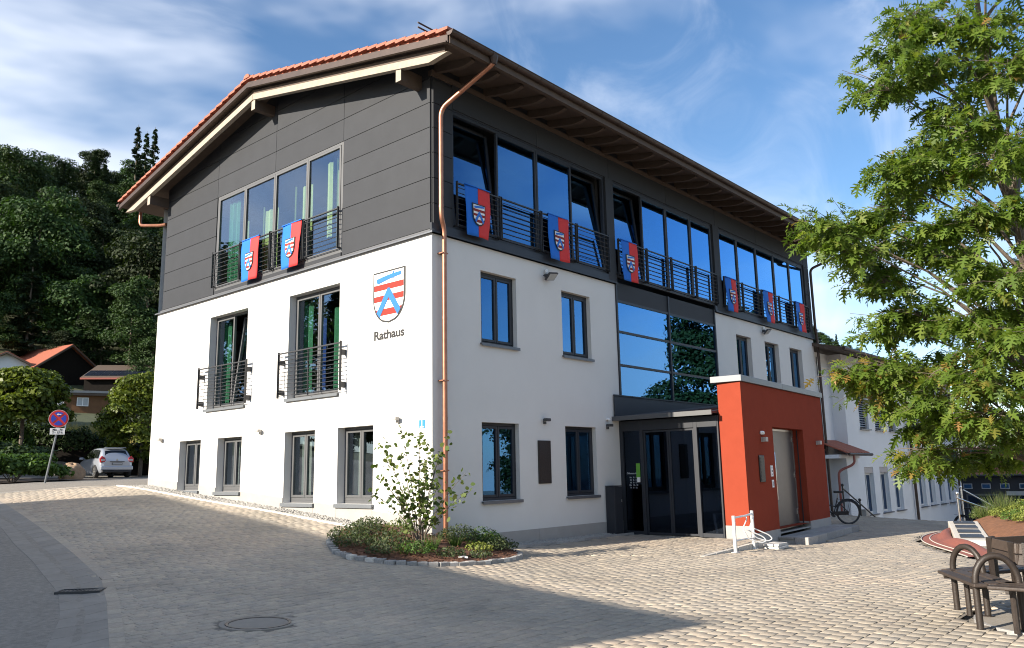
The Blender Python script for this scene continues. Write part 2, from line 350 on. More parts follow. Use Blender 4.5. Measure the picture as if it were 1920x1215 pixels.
# windows
for i, (a, c, e, f) in enumerate(G1):
    m = (a+c)/2
    cur = [((a+.1, a+.72, e+.1, f-.35, 'curtain_g')), (c-.42, c-.1, e+.1, f-.1, 'curtain_g')] if i == 0 else [(a+.12, a+.78, e+.1, f-.42, 'curtain_g'), (c-.4, c-.08, e+.1, f-.1, 'curtain_g'), (m+.05, m+.28, e+.1, f-.6, 'curtain_b')]
    window(mpG, a, c, e, f, .19, 2, M['frame_grey'], M['glass_gable'], hall, 2, cur, tilt=(0,) if i == 0 else ())
for i, (a, c, e, f) in enumerate(G0):
    cur = [[(a+.1, a+.3, e+.1, f-.2, 'curtain_w')], [(c-.4, c-.1, e+.1, f-.1, 'curtain_w')], [(a+.1, a+.38, e+.15, f-.35, 'curtain_g'), (c-.5, c-.12, e+.1, f-.1, 'curtain_w')], [(a+.2, a+.36, e+.15, f-.3, 'curtain_g'), (c-.45, c-.1, e+.1, f-.1, 'curtain_w'), (a+.08, a+.2, e+.1, f-.1, 'curtain_b')]][i]
    window(mpG, a, c, e, f, .19, 2, M['frame_grey'], M['glass_gable'], hall, 2, cur, low=.06, sillz=.05)
for i, (a, c, e, f) in enumerate(L1+L0):
    window(mpL, a, c, e, f, .11, 2, M['frame'], M['glass'], hall, True, [(a+.1, a+.3, e+.1, f-.1, 'curtain_w')] if i % 2 else [], fw=.06)
for a, c, e, f in LR: window(mpL, a, c, e, f, .15, 2, M['frame'], M['glass'], hall, True)

# plinth panels (the gable ones step down with the slope)
def plz(y): return .285+.077*y
ys = [0, 1.79, 3.0, 3.84, 5.03, 6.91, 8.08, 8.94, 10.1, 11.85]; lim = [None, .49, None, .49, None, .74, None, .77, None]
for i in range(9):
    a, c = ys[i]+.004, ys[i+1]-.004
    if lim[i] is None: poly = [(a, -.6), (c, -.6), (c, plz(c)), (a, plz(a))]
    else: poly = [(a, -.6), (c, -.6), (c, lim[i]-.04), (a, lim[i]-.04)]
    MB().prism(poly, lambda p, q, t: (t, p, q), -.012, .02).build('plinth_panel', M['plinth'], hall)
for a, c in ((0.0, 1.1), (1.1, 3.17), (3.17, 5.72), (5.72, 6.54)):
    MB().box(a+.004, c-.004, -.012, .02, -.8, -.08).build('plinth_panel', M['plinth'], hall)

# cladding
RY = 5.93
def ztop(y): return 11.10-.213*abs(y-RY)
def clip(poly, fn):
    out_ = []
    for i in range(len(poly)):
        p, q = poly[i], poly[(i+1) % len(poly)]; a, c = fn(p), fn(q)
        if a >= 0: out_.append(p)
        if (a >= 0) != (c >= 0):
            t = a/(a-c); out_.append((p[0]+(q[0]-p[0])*t, p[1]+(q[1]-p[1])*t))
    return out_
def roofclip(poly, off):
    poly = clip(poly, lambda p: (11.10-off-.213*(p[0]-RY))-p[1])
    return clip(poly, lambda p: (11.10-off+.213*(p[0]-RY))-p[1]) if len(poly) > 2 else poly
for a, c, e, f in ((0, 2.93, 5.98, 11), (8.56, 11.5, 5.98, 11), (2.93, 8.56, 8.80, 11)):
    MB().prism(roofclip([(a, e), (c, e), (c, f), (a, f)], .14), lambda p, q, t: (t, p, q), -.012, .1).build('cladding_backing', M['frame'], hall)
yb = [0.0, 2.92, 5.73, 8.57, 11.5]; zb = [6.035+.549*k for k in range(10)]
for i in range(4):
    for j in range(-1, 9):
        z0, z1 = (5.99 if j < 0 else zb[j]), zb[j+1]
        if i in (1, 2) and z1 < 8.9: continue
        if j < 0: continue
        P = roofclip([(yb[i]+.006, z0+.007), (yb[i+1]-.006, z0+.007), (yb[i+1]-.006, z1-.007), (yb[i]+.006, z1-.007)], .16)
        if len(P) > 2 and max(p[1] for p in P)-min(p[1] for p in P) > .03:
            MB().prism(P, lambda p, q, t: (t, p, q), -.048, -.014).build('cladding_panel', M['clad'], hall)
MB().prism([(-.06, 5.99), (.02, 5.99), (.02, 6.03), (-.05, 6.03)], lambda p, q, t: (p, t, q), -.06, 11.6).build('drip_edge', M['frame_grey'], hall)
b = MB().prism([(-.075, 5.945), (-.02, 5.965), (-.02, 5.995), (-.075, 5.98)], lambda p, q, t: (p, t, q), -.08, 11.9); b.build('drip_edge', M['flash'], hall)
MB().box(-.046, -.012, 2.96, 8.54, 6.035, 6.12).build('cladding_panel', M['clad'], hall)

# long side, top storey
b = MB(); b.box(-.012, 20.1, -.012, .1, 8.80, 9.75)
for a, c in ((-.012, .56), (6.22, 6.58), (12.2, 12.58), (19.62, 20.1)): b.box(a, c, -.012, .1, 5.98, 8.80)
b.build('cladding_backing', M['frame'], hall)
for j in range(6):
    z0, z1 = zb[j], min(zb[j+1], 9.3)
    MB().box(.004, .55, -.046, -.014, z0+.007, z1-.007).build('cladding_panel', M['clad'], hall)
    MB().box(19.64, 20.1, -.046, -.014, z0+.007, z1-.007).build('cladding_panel', M['clad'], hall)
xs = [.56, 3.39, 6.4, 9.36, 12.4, 15.42, 19.62]
for i in range(6): MB().box(xs[i]+.006, xs[i+1]-.006, -.044, -.014, 8.83, 9.4).build('cladding_panel', M['clad'], hall)
for a, c in ((6.22, 6.58), (12.2, 12.58)): MB().box(a+.004, c-.004, -.06, -.014, 6.02, 8.82).build('cladding_panel', M['clad'], hall)
for a, c in ((-.06, 6.6), (12.06, 20.16)):
    MB().prism([(-.085, 5.955), (.0, 5.985), (.0, 6.16), (-.055, 6.16), (-.06, 6.0), (-.085, 5.99)], lambda p, q, t: (t, p, q), a, c).build('sill_profile', M['frame'], hall)
groups = [(.56, 6.22, [1.97, 3.39, 4.78], (0, 3)), (6.58, 12.2, [8.02, 9.36, 10.80], (0,)), (12.58, 19.62, [13.94, 15.42, 16.87, 18.27], ())]
for a, c, mull, tl in groups:
    window(mpL, a, c, 6.17, 8.80, .0, 0, M['frame'], M['glass'], hall, False, [], fw=.07, tilt=tl, splits=[a+.07]+mull+[c-.07])
gm = [2.94, 4.32, 5.73, 7.13, 8.55]
cu = [(3.05, 3.38, 6.3, 8.25, 'curtain_y'), (3.62, 3.86, 6.7, 8.55, 'curtain_y'), (3.42, 3.48, 6.4, 8.6, 'curtain_y'), (4.42, 4.85, 6.3, 8.2, 'curtain_y'), (5.12, 5.2, 6.3, 8.3, 'curtain_y'), (5.9, 6.5, 6.3, 7.95, 'curtain_y'), (6.55, 6.62, 6.3, 8.1, 'curtain_y'), (7.28, 7.42, 6.3, 7.9, 'curtain_y'), (7.75, 8.3, 6.3, 8.6, 'curtain_g')]
window(mpG, 2.94, 8.55, 6.12, 8.79, -.035, 0, M['frame_grey'], M['glass_gable'], hall, False, cu, fw=.07, splits=[3.01]+gm[1:4]+[8.48])

# curtain wall over the entrance
b = MB()
for x in (6.585, 9.23, 12.02): b.box(x-.03, x+.03, -.035, .06, 2.9, 6.02)
for z in (5.52, 4.70, 3.82, 2.98): b.box(6.615, 9.2, -.025, .05, z-.03, z+.03); b.box(9.26, 11.99, -.025, .05, z-.03, z+.03)
cwall = b.build('curtain_wall', M['frame'], hall)
for a, c in ((6.615, 9.2), (9.26, 11.99)):
    MB().box(a, c, .0, .03, 5.55, 6.02).build('spandrel_panel', M['clad'], cwall)
    for e, f in ((4.73, 5.49), (3.85, 4.67), (3.01, 3.79)): MB().box(a, c, .005, .015, e, f).build('pane', M['glass'], cwall)
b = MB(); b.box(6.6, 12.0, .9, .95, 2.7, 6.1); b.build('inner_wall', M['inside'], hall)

# railings: every bar its own piece
def railing(mp, u0, u1, z0, z1, d, n, parent, mid=False, wallfix=False):
    b = MB(); b.mbox(mp, u0, u0+.05, d-.006, d+.006+.05*0, z0, z1+.01); r = None
    post = MB().mbox(mp, u0, u0+.012, d-.03, d+.03, z0, z1+.03).build('railing', M['rail'], parent)
    MB().mbox(mp, u1-.012, u1, d-.03, d+.03, z0, z1+.03).build('post', M['rail'], post)
    if mid: MB().mbox(mp, (u0+u1)/2-.008, (u0+u1)/2+.008, d-.012, d+.022, z0, z1+.02).build('post', M['rail'], post)
    MB().mbox(mp, u0+.012, u1-.012, d-.022, d+.022, z1-.028, z1).build('top_rail', M['rail'], post)
    for k in range(n):
        z = z0+.05+(z1-.1-z0-.05)*k/(n-1)
        MB().tube([mp(u0+.012, d+.004, z), mp(u1-.012, d+.004, z)], .0085, 6, False).build('bar', M['rail'], post)
    if wallfix:
        for u in (u0+.02, u1-.02):
            for z in (z0+.14, z1-.22):
                MB().mbox(mp, u-.025, u+.025, d+.02, 0, z-.06, z+.06).build('bracket', M['rail'], post)
    else:
        for u in (u0+.03, u1-.03): MB().mbox(mp, u-.015, u+.015, d+.012, -.0, z0+.02, z0+.05).build('bracket', M['rail'], post)
    return post
for i in range(4): railing(mpG, gm[i]+.02, gm[i+1]-.02, 6.2, 7.16, -.13, 8, hall)
for a, c, mull, tl in groups:
    e = [a+.02]+mull+[c-.02]
    for i in range(len(e)-1): railing(mpL, e[i]+.02, e[i+1]-.02, 6.2, 7.16, -.12, 8, hall)
railing(mpG, 6.58, 8.95, 2.96, 4.03, -.15, 11, hall, True, True)
railing(mpG, 2.75, 5.16, 2.96, 4.03, -.15, 11, hall, True, True)

# roof
P = lambda y, off: (y, ztop(y)-off)
b = MB(); prof = [P(-1.3, 0), P(RY, 0), P(13.16, 0), P(13.16, .14), P(RY, .14), P(-1.3, .14)]
b.prism(prof, lambda p, q, t: (t, p, q), -.74, 20.9); roof = b.build('roof', M['tile'], hall)
b = MB(); prof = [P(-1.26, .15), P(RY, .15), P(13.1, .15), P(13.1, .18), P(RY, .18), P(-1.26, .18)]
b.prism(prof, lambda p, q, t: (t, p, q), -.73, 20.88).build('soffit', M['wood_dark'], hall)
for s in (-1, 1):
    e = -1.3 if s < 0 else 13.16
    prof = [P(RY, .07), P(e, .07), P(e, .23), P(RY, .23)]
    MB().prism(prof, lambda p, q, t: (t, p, q), -.80, -.765).build('verge_flashing', M['copper_dark'], roof)
    prof = [P(RY+s*.004, .20), P(RY+s*.004, .23), P(e-s*.02, .23), P(e-s*.02, .20)]
    MB().prism(prof, lambda p, q, t: (t, p, q), -.83, -.80).build('verge_flashing', M['copper_dark'], roof)
    e2 = RY+s*7.1; prof = [P(RY+s*.003, .34), P(e2, .34), P(e2-s*.55, .5), P(RY+s*.003, .5)]
    MB().prism(prof, lambda p, q, t: (t, p, q), -.66, -.54).build('verge_rafter', M['wood'], hall, bevel=.006)
    e3 = RY+s*7.0; prof = [P(RY+s*.003, .24), P(e3, .24), P(e3, .34), P(RY+s*.003, .34)]
    MB().prism(prof, lambda p, q, t: (t, p, q), -.65, -.56).build('verge_board', M['wood_dark'], hall)
for y, z0, z1 in ((.33, 9.15, 9.45), (5.93, 10.34, 10.60), (11.53, 9.15, 9.45)):
    MB().box(-.62, .0, y-.08, y+.08, z0, z1).build('purlin', M['wood_dark'], hall, bevel=.006)
    MB().box(-.632, -.621, y-.08, y+.08, z0, z1).build('purlin_end', M['wood'], hall)
# verge tiles, one by one
vt = MB(); vt.prism([(0, .0), (.31, .0), (.345, -.03), (.345, -.065), (.30, -.075), (.0, -.055)], lambda p, q, t: (t, p, q), -.84, -.55)
tme = None; sl_ = math.atan(.213); nt = 24; step = 7.27/nt/math.cos(sl_)
for s in (-1, 1):
    for k in range(nt):
        y = RY+s*7.27*(1-k/nt); z = ztop(y)
        if tme is None: o = vt.build('roof_tile', M['tile'], roof); tme = o.data
        else: o = link_mesh('roof_tile', tme, None, roof)
        o.location = (0, y, z+.085); o.rotation_euler = (sl_+R_(-5), 0, 0) if s < 0 else (-sl_+R_(5), 0, 0)
        o.scale = (1, step*1.06/.345*(1 if s < 0 else -1), 1)
rt = MB(); rt.prism([(math.cos(a)*.13, math.sin(a)*.11-.02) for a in [math.pi*k/8 for k in range(9)]], lambda p, q, t: (t, p, q), 0, .42)
rme = None
for k in range(54):
    if rme is None: o = rt.build('ridge_tile', M['tile'], roof, smooth=True); rme = o.data
    else: o = link_mesh('ridge_tile', rme, None, roof)
    o.location = (-.86+.4*k, RY, ztop(RY)+.04+.006*(k % 2))
for dz in (.10, .2): MB().tube([(-.95, -.62, ztop(-.62)+dz+.05), (20.8, -.62, ztop(-.62)+dz+.05)], .017, 6).build('snow_guard_rail', M['copper_dark'], roof)
# rafters of the long eave
rf = [(.25, 0), (-.98, 0), (-1.12, -.02), (-1.13, -.06), (-1.06, -.1), (-.9, -.15), (-.7, -.18), (.25, -.18)]
b = MB(); b.prism([(p, ztop(p)-.18+q) for p, q in rf], lambda p, q, t: (t, p, q), -.05, .05)
o = b.build('rafter', M['wood_dark'], hall); o.location.x = .1
for k in range(1, 27):
    o2 = link_mesh('rafter', o.data, None, hall); o2.location.x = .1+.765*k
MB().box(-.76, 20.92, -1.33, -1.245, ztop(-1.3)-.24, ztop(-1.3)+.012).build('eave_board', M['wood_dark'], hall)
MB().box(-.05, 20.1, -.06, .06, 9.38, 9.5).build('wall_plate', M['wood_dark'], hall)
# gutters and downpipes
def gutter(y, z, x0, x1, r=.085):
    arc = [(y+r*math.cos(a), z+r*math.sin(a)) for a in [math.pi+math.pi*k/10 for k in range(11)]]
    arc2 = [(y+(r-.008)*math.cos(a), z+(r-.008)*math.sin(a)) for a in [2*math.pi-math.pi*k/10 for k in range(11)]]
    gt = MB().prism(arc+arc2, lambda p, q, t: (t, p, q), x0, x1).build('gutter', M['copper_dark'], hall, smooth=True)
    for xx in (x0, x1): MB().prism(arc, lambda p, q, t: (t, p, q), xx-.004, xx+.006).build('gutter_end', M['copper_dark'], gt)
    MB().tube([(x0, y-r, z), (x1, y-r, z)], .013, 6).build('gutter_bead', M['copper_dark'], gt)
    for k in range(int((x1-x0)/.765)):
        xx = x0+.4+.765*k; MB().prism([((y+(r+.006)*math.cos(a)), z+(r+.006)*math.sin(a)) for a in [math.pi+math.pi*k2/8 for k2 in range(9)]], lambda p, q, t: (t, p, q), xx, xx+.03).build('gutter_bracket', M['copper_dark'], gt)
    return gt
gutter(-1.38, 9.53, -.82, 20.95); gutter(13.24, 9.53, -.82, 20.95)
def smooth_path(pts, n=5, r=.18):
    pts = [Vector(p) for p in pts]; o_ = [pts[0]]
    for i in range(1, len(pts)-1):
        a = pts[i]+(pts[i-1]-pts[i]).normalized()*min(r, (pts[i-1]-pts[i]).length*.45); c = pts[i]+(pts[i+1]-pts[i]).normalized()*min(r, (pts[i+1]-pts[i]).length*.45)
        for k in range(n+1):
            t = k/n; o_.append(a*(1-t)**2+pts[i]*2*t*(1-t)+c*t*t)
    return o_+[pts[-1]]
dp = MB().tube(smooth_path([(.43, -1.38, 9.45), (.43, -1.38, 9.33), (.10, -.17, 8.62), (.10, -.17, 6.28), (.23, -.12, 6.08), (.23, -.12, -.34)]), .05, 12).build('downpipe', M['copper'], hall)
MB().lathe([(.10, .06), (.095, 0), (.06, -.1), (.052, -.12)], 12, (.43, -1.38, 9.43)).build('outlet', M['copper_dark'], dp)
for z in (5.55, 2.95, 1.2): MB().lathe([(.058, -.012), (.058, .012)], 12, (.23, -.12, z)).box(.15, .31, -.15, .0, z-.012, z+.012).build('pipe_clamp', M['copper'], dp)
for z in (6.5, 4.2, 2.2, 1.0): MB().lathe([(.0535, -.03), (.0535, .03)], 12, (.10 if z > 6.2 else .23, -.17 if z > 6.2 else -.12, z)).build('pipe_sleeve', M['copper'], dp, smooth=True)
MB().tube(smooth_path([(20.75, -1.38, 9.45), (20.75, -1.38, 9.33), (20.12, -.12, 8.75), (20.12, -.12, 6.3), (20.2, -.12, 6.05), (20.2, -.12, -2)]), .05, 12).build('downpipe', M['copper_dark'], hall)
MB().tube(smooth_path([(-.1, 13.24, 9.45), (-.1, 13.24, 9.0), (-.02, 12.0, 8.75), (-.02, 11.62, 8.7)]), .05, 12).build('downpipe', M['copper'], hall)

# coat of arms, lettering
def shield_half(v, w=.5, h=1.08):                       # v from 0 (bottom) to 1 (top)
    return w if v > .52 else w*math.sqrt(max(0, 1-((.52-v)/.52)**2.2))
def emblem(fn, W, H, names, parent, mats, base=.003, outline=.0):
    """fn(p, q, t) maps to 3-D: p right, q up (centre origin), t outward"""
    def band(v0, v1, inset=0.0, n=12):
        vs_ = [v0+(v1-v0)*k/n for k in range(n+1)]
        Rr = [(max(shield_half(v)-inset/W, 0)*W, (v-.5)*H) for v in vs_]; return [(-p, q) for p, q in Rr][::-1]+Rr
    def lay(poly, t, nm, mt): return MB().prism(poly, lambda p, q, tt: fn(p, q, tt), t, t+.004).build(nm, mt, parent)
    base_o = lay([(p*1.085, q*1.065) for p, q in band(0, 1, 0, 26)], base, 'emblem_border' if outline else 'emblem_outline', M['text'])
    lay([(p*(.995-outline*1.6), q*(.995-outline*1.3)) for p, q in band(0, 1, 0, 26)], base+.005, 'emblem_field', mats[0])
    for v0, v1 in ((.645, .765), (.42, .535), (.13, .26)): lay([(p*(.985-outline), q) for p, q in band(v0, v1)], base+.010, 'emblem_bar', mats[1])
    ap = (.0, .165*H)
    L_ = [(-.36*W, -.385*H), (-.235*W, -.385*H*1.0-.0*H), (0.0, -.07*H+.05*H), (.235*W, -.385*H), (.36*W, -.385*H), (.03*W, .17*H), (-.03*W, .17*H)]
    L_[0] = (-.40*W, -.30*H); L_[4] = (.40*W, -.30*H); L_[1] = (-.30*W, -.40*H); L_[3] = (.30*W, -.40*H)
    lay(L_, base+.015, 'emblem_chevron', mats[2])
    kn = [(-.42, .35), (-.36, .325), (-.1, .352), (.13, .372), (.13, .352), (.16, .352), (.16, .372), (.40, .385), (.41, .43), (.17, .425), (.165, .455), (.135, .455), (.13, .425), (-.15, .41), (-.40, .39)]
    lay([(p*W, (.392+(q-.392)*1.55)*H) for p, q in kn], base+.015, 'emblem_knife', mats[2])
    return base_o
coa = MB().box(-.003, -.001, .83, 1.80, 4.32, 5.40)
emblem(lambda p, q, t: (-t, 1.315-p, 4.85+q), .96, 1.07, None, hall, (M['em_white'], M['em_red'], M['em_blue']))
def text_mesh(name, body, size, mat, parent, mtx, depth=.002, align='CENTER', sx=1.0):
    cu_ = bpy.data.curves.new('tmp', 'FONT'); cu_.body = body; cu_.size = size; cu_.align_x = align; cu_.extrude = depth; cu_.offset = size*.03
    t = bpy.data.objects.new('tmp', cu_); scene.collection.objects.link(t); bpy.context.view_layer.update()
    dg = bpy.context.evaluated_depsgraph_get(); me = bpy.data.meshes.new_from_object(t.evaluated_get(dg))
    bpy.data.objects.remove(t); me.transform(mtx @ Matrix.Diagonal((sx, 1, 1, 1))); me.name = name
    me.materials.clear()
    return link_mesh(name, me, mat, parent)
def face_m(o_, right, up):
    r, u = Vector(right).normalized(), Vector(up).normalized(); n = r.cross(u)
    return Matrix(((r.x, u.x, n.x, o_[0]), (r.y, u.y, n.y, o_[1]), (r.z, u.z, n.z, o_[2]), (0, 0, 0, 1)))
text_mesh('lettering', 'Rathaus', .262, M['text'], hall, face_m((-.004, 1.315, 3.955), (0, -1, 0), (0, 0, 1)), sx=1.18)

# flags hanging on the railings
def flag(fn, W, H, label, phase):
    t = thing('flag', label, 'flag', fn(0, 0, 0), 0, 'blue and red flags hung on the railings'); o0 = Vector(fn(0, 0, 0))
    def wv(p, q, tt):
        low = (H/2-q)/H; narrow = 1-.13*low*low*(1+.3*math.sin(phase*3))
        x = fn(p*narrow-.02*low*math.sin(phase), q, tt+.014+.028*math.sin(p*(9+2*math.sin(phase))+phase*1.7)*(.25+.75*low)*(.08+.92*(2*p/W)**2)+.03*low+.016*math.sin(q*5+phase*2)*(2*p/W)**2)
        return Vector(x)-o0
    for sgn, mt, nm in ((-1, 'blue', 'blue_half'), (1, 'redcloth', 'red_half')):
        V = []; F = []; nu, nv = 6, 14
        for j in range(nv+1):
            for i in range(nu+1): V.append(tuple(wv((sgn*W/2)*i/nu, H/2-H*j/nv, 0)))
        for j in range(nv):
            for i in range(nu):
                a = j*(nu+1)+i; F.append((a, a+1, a+nu+2, a+nu+1))
        bb = MB().add(V, F); o = bb.build(nm, M[mt], t, smooth=True); so_ = o.modifiers.new('solid', 'SOLIDIFY'); so_.thickness = .003
    MB().prism([(-W/2, 0), (W/2, 0), (W/2, .02), (-W/2, .02)], lambda p, q, tt: Vector(fn(p, H/2+q-.004, tt))-o0, -.025, .03).build('top_hem', M['blue'], t)
    emblem(lambda p, q, tt: wv(p, q-.06*H, tt+.012), .38, .46, None, t, (M['em_white'], M['em_red'], M['em_blue_dark']), .004, .045)
for y, ph, lb in ((6.56, .3, 'blue and red flag left of the pair on the sunny gable railing'), (4.74, 1.2, 'blue and red flag right of the pair on the sunny gable railing')):
    flag(lambda p, q, t, y=y: (-.165-t, y-p, 6.62+q), .80, 1.10, lb, ph)
for x, ph, lb in ((1.19, .8, 'blue and red flag nearest the copper downpipe on the shaded long side'), (3.99, 2.1, 'blue and red flag above the floodlight between two white wall windows'),
                  (7.06, 3.4, 'blue and red flag above the left end of the tall entrance glazing'), (13.03, 4.4, 'leftmost of the three flags above the red portal'),
                  (15.85, 5.1, 'middle one of the three flags above the red portal'), (18.6, 6.0, 'flag at the far right end of the long side railing')):
    flag(lambda p, q, t, x=x: (x+p, -.155-t, 6.62+q), .78, 1.10, lb, ph)

# lamps, signs and plaques on the walls
def floodlight(x, z, label):
    t = thing('floodlight', label, 'lamp', (x, 0, z), 0, 'floodlights on the long wall')
    MB().box(-.04, .04, -.1, 0, -.02, .05).build('bracket', M['lampdark'], t)
    MB().tube([(-.2, -.16, .0), (-.2, -.1, -.02), (.0, -.08, 0)], .012, 6).build('arm', M['lampdark'], t)
    a = R_(-38); fn = lambda p, q, tt: (p+.02, -.17+math.sin(a)*q-math.cos(a)*tt, -.02+math.cos(a)*q*.8+math.sin(a)*tt+.16*p)
    sq = [(-.16, -.12), (.16, -.12), (.16, .12), (-.16, .12)]
    MB().prism(sq, fn, -.035, .02).build('housing', M['lampdark'], t, bevel=.01)
    MB().prism([(p*.84, q*.82) for p, q in sq], fn, .021, .025).build('lens', M['lens'], t)
    MB().lathe([(.035, -.04), (.04, 0), (.03, .05)], 10, (-.02, -.05, .12)).build('sensor', M['white'], t)
floodlight(3.65, 5.66, 'black floodlight on the white wall between two first floor windows')
floodlight(15.55, 5.74, 'black floodlight on the white wall above the three narrow windows')
def wall_lamp(mp, u, z, mat, label, grp):
    o0 = mp(u, 0, z); t = thing('wall_lamp', label, 'lamp', o0, 0, grp)
    L = lambda a, d, zz: mp(a, d, zz)
    MB().mbox(L, -.03, .03, -.05, 0, -.07, .05).build('base', mat, t, bevel=.005)
    MB().mbox(L, -.075, .075, -.15, -.05, -.01, .055).build('head', mat, t, bevel=.008)
    MB().mbox(L, -.06, .06, -.14, -.06, -.016, -.011).build('lens', M['lens'], t)
for y, lb in ((11.11, 'small grey wall lamp near the far left end of the gable'), (6.04, 'small grey wall lamp in the middle of the gable'), (.99, 'small grey wall lamp beside the blue house number')):
    wall_lamp(mpG, y, 2.23, M['lampgrey'], lb, 'small lamps on the gable wall')
wall_lamp(mpL, 3.45, 2.27, M['lampdark'], 'small dark wall lamp above the bronze plaque', 'small dark lamps on the long wall')
wall_lamp(mpL, 5.93, 2.22, M['lampdark'], 'small dark wall lamp left of the entrance canopy', 'small dark lamps on the long wall')
t = thing('motion_sensor', 'small white motion sensor above the lamp left of the entrance', 'sensor', (5.95, 0, 2.40))
MB().box(-.05, .05, -.05, 0, -.03, .03).build('housing', M['white'], t, bevel=.01); MB().lathe([(.01, -.07), (.035, -.05), (.04, -.02)], 10, (0, -.06, .02)).build('dome', M['white'], t)
t = thing('house_number', 'blue house number plate with a white 1 at the gable corner', 'sign', (0, .285, 2.11))
MB().box(-.012, -.002, -.085, .085, -.08, .08).build('plate', M['signblue'], t, bevel=.003)
text_mesh('digit', '1', .15, M['white'], t, face_m((-.0145, 0, -.035), (0, -1, 0), (0, 0, 1)), .001)
MB().box(-.0145, -.0125, -.06, .06, -.066, -.050).build('line', M['white'], t)
t = thing('plaque', 'tall dark bronze plaque on the white wall between the ground floor windows', 'plaque', (3.42, 0, 1.355))
MB().box(-.22, .22, -.03, -.002, -.475, .475).build('plate', M['bronze'], t, bevel=.006)
MB().box(-.19, .19, -.034, -.0305, -.44, .44).build('relief', M['bronze'], t)

# cabinet by the entrance
t = thing('cabinet', 'tall black metal cabinet standing at the left of the entrance', 'cabinet', (5.905, -.145, -.40))
MB().box(-.165, .165, -.13, .13, .04, 1.15).build('body', M['frame'], t, bevel=.008)
MB().box(-.18, .18, -.145, .13, 1.155, 1.175).build('lid', M['frame'], t); MB().box(-.15, .15, -.115, .115, -.1, .04).build('plinth', M['rail'], t)
MB().box(-.15, .15, -.136, -.1315, .07, 1.12).build('door', M['frame'], t); MB().box(.10, .125, -.15, -.137, .78, .84).build('lock', M['steel'], t)

# ------------------------------------------------------------------ glazed porch
XE = 6.5
porch = thing('glazed_porch', 'dark glazed entrance porch with a low metal roof between white wall and red portal', 'porch', (XE, 0, -.42))
L = lambda u, d, z: (d, -u, z+.42)                      # u runs out from the wall, d depth in +X
b = MB()
for u in (.05, .64, 2.14): b.mbox(L, u-.045, u+.045, -.04, .08, -.42, 2.36)
b.mbox(L, 2.70, 2.74, -.03, .07, -.42, 2.36)
for a, c in ((.095, .595), (.685, 2.095), (2.185, 2.70)):
    b.mbox(L, a, c, -.038, .078, 2.10, 2.355)
for a, c in ((.095, .595), (2.185, 2.70)): b.mbox(L, a, c, -.03, .07, -.42, -.33)
fr = b.build('frame', M['frame'], porch, bevel=.005)
for a, c in ((.095, .595), (2.185, 2.70)): MB().mbox(L, a, c, .01, .02, -.33, 2.10).build('pane', M['glass_dark'], porch)
for a, c in ((.69, 1.385), (1.395, 2.09)):
    b = MB(); ring(b, L, a, c, -.40, 2.09, .045, .0, .05); dl = b.build('door_leaf', M['frame'], porch)
    MB().mbox(L, a+.045, c-.045, .02, .03, -.355, 2.045).build('pane', M['glass_dark'], dl)
MB().mbox(L, 1.05, 1.35, .055, .09, 2.0, 2.07).build('door_closer', M['steel'], porch)
rz = lambda x: 2.44+.10*(x-6.2)
b = MB(); b.prism([(6.2, 2.40), (6.2, rz(6.2)), (12.0, rz(12.0)), (12.0, 2.40)], lambda p, q, tt: (p-XE, tt, q+.42), -2.74, -.03)
pr = b.build('roof', M['frame'], porch)
for k in range(5): MB().prism([(6.2, rz(6.2)+.001), (6.2, rz(6.2)+.035), (12, rz(12)+.035), (12, rz(12)+.001)], lambda p, q, tt: (p-XE, tt, q+.42), -.35-.5*k, -.335-.5*k).build('roof_seam', M['frame_grey'], pr)
MB().mbox(L, -.06 if 0 else 0.0, 2.75, -.34, -.30, 2.36, 2.47).build('fascia', M['frame_grey'], porch)
MB().prism([(6.24, 2.44), (6.24, 3.0), (12.0, 3.0), (11.5, 2.98)], lambda p, q, tt: (p-XE, tt, q+.42), -.05, -.028).build('wall_flashing', M['frame'], porch)
MB().box(6.22-XE, 12-XE, -.075, -.03, 3.0+.42, 3.03+.42).build('wall_flashing', M['frame'], porch)
b = MB(); b.box(.06, 5.5, -2.7, -.05, -.02, .0); b.build('floor', M['plinth'], porch)
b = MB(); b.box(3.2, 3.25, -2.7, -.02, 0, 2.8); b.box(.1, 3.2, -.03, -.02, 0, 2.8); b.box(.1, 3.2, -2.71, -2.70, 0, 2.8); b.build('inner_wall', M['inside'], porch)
text_mesh('opening_hours', 'Öffnungszeiten', .055, M['graytext'], porch, face_m((.008, -.32, 1.46), (0, -1, 0), (0, 0, 1)), .0006)
for k, s in enumerate(('Mo   8 - 12', 'Di   8 - 12', 'Mi   8 - 12', 'Do   14 - 18', 'Fr   8 - 12')):
    text_mesh('opening_hours', s, .05, M['graytext'], porch, face_m((.008, -.34, 1.36-.062*k), (0, -1, 0), (0, 0, 1)), .0006)
MB().box(.004, .008, -.545, -.43, 1.36, 1.72).build('notice', M['green_note'], porch)
MB().box(.0, .0035, -.54, -.45, 1.26, 1.38).build('notice', M['em_white'], porch)
t = thing('potted_palm', 'green potted palm inside the porch behind the right pane', 'plant', (7.3, -2.25, -.42))
MB().lathe([(.14, 0), (.19, .35), (.2, .5), (.18, .5), (.15, .45)], 16).build('pot', M['em_white'], t, smooth=True)
M['palm'] = leafmat('palm_leaf', (.03, .12, .03), (.05, .2, .04), (.08, .28, .06), .3)
b = MB()
for k in range(22):
    a = k*2.4; r = .35+.25*random.random(); h = 1.1+.35*random.random()
    p0 = Vector((0, 0, .5)); p1 = Vector((math.cos(a)*r*.45, math.sin(a)*r*.45, h)); p2 = Vector((math.cos(a)*r, math.sin(a)*r, h-.1)); w = Vector((-math.sin(a), math.cos(a), 0))*.03
    b.add([p0, p1-w, p1+w, p2], [(0, 1, 2), (1, 3, 2)])
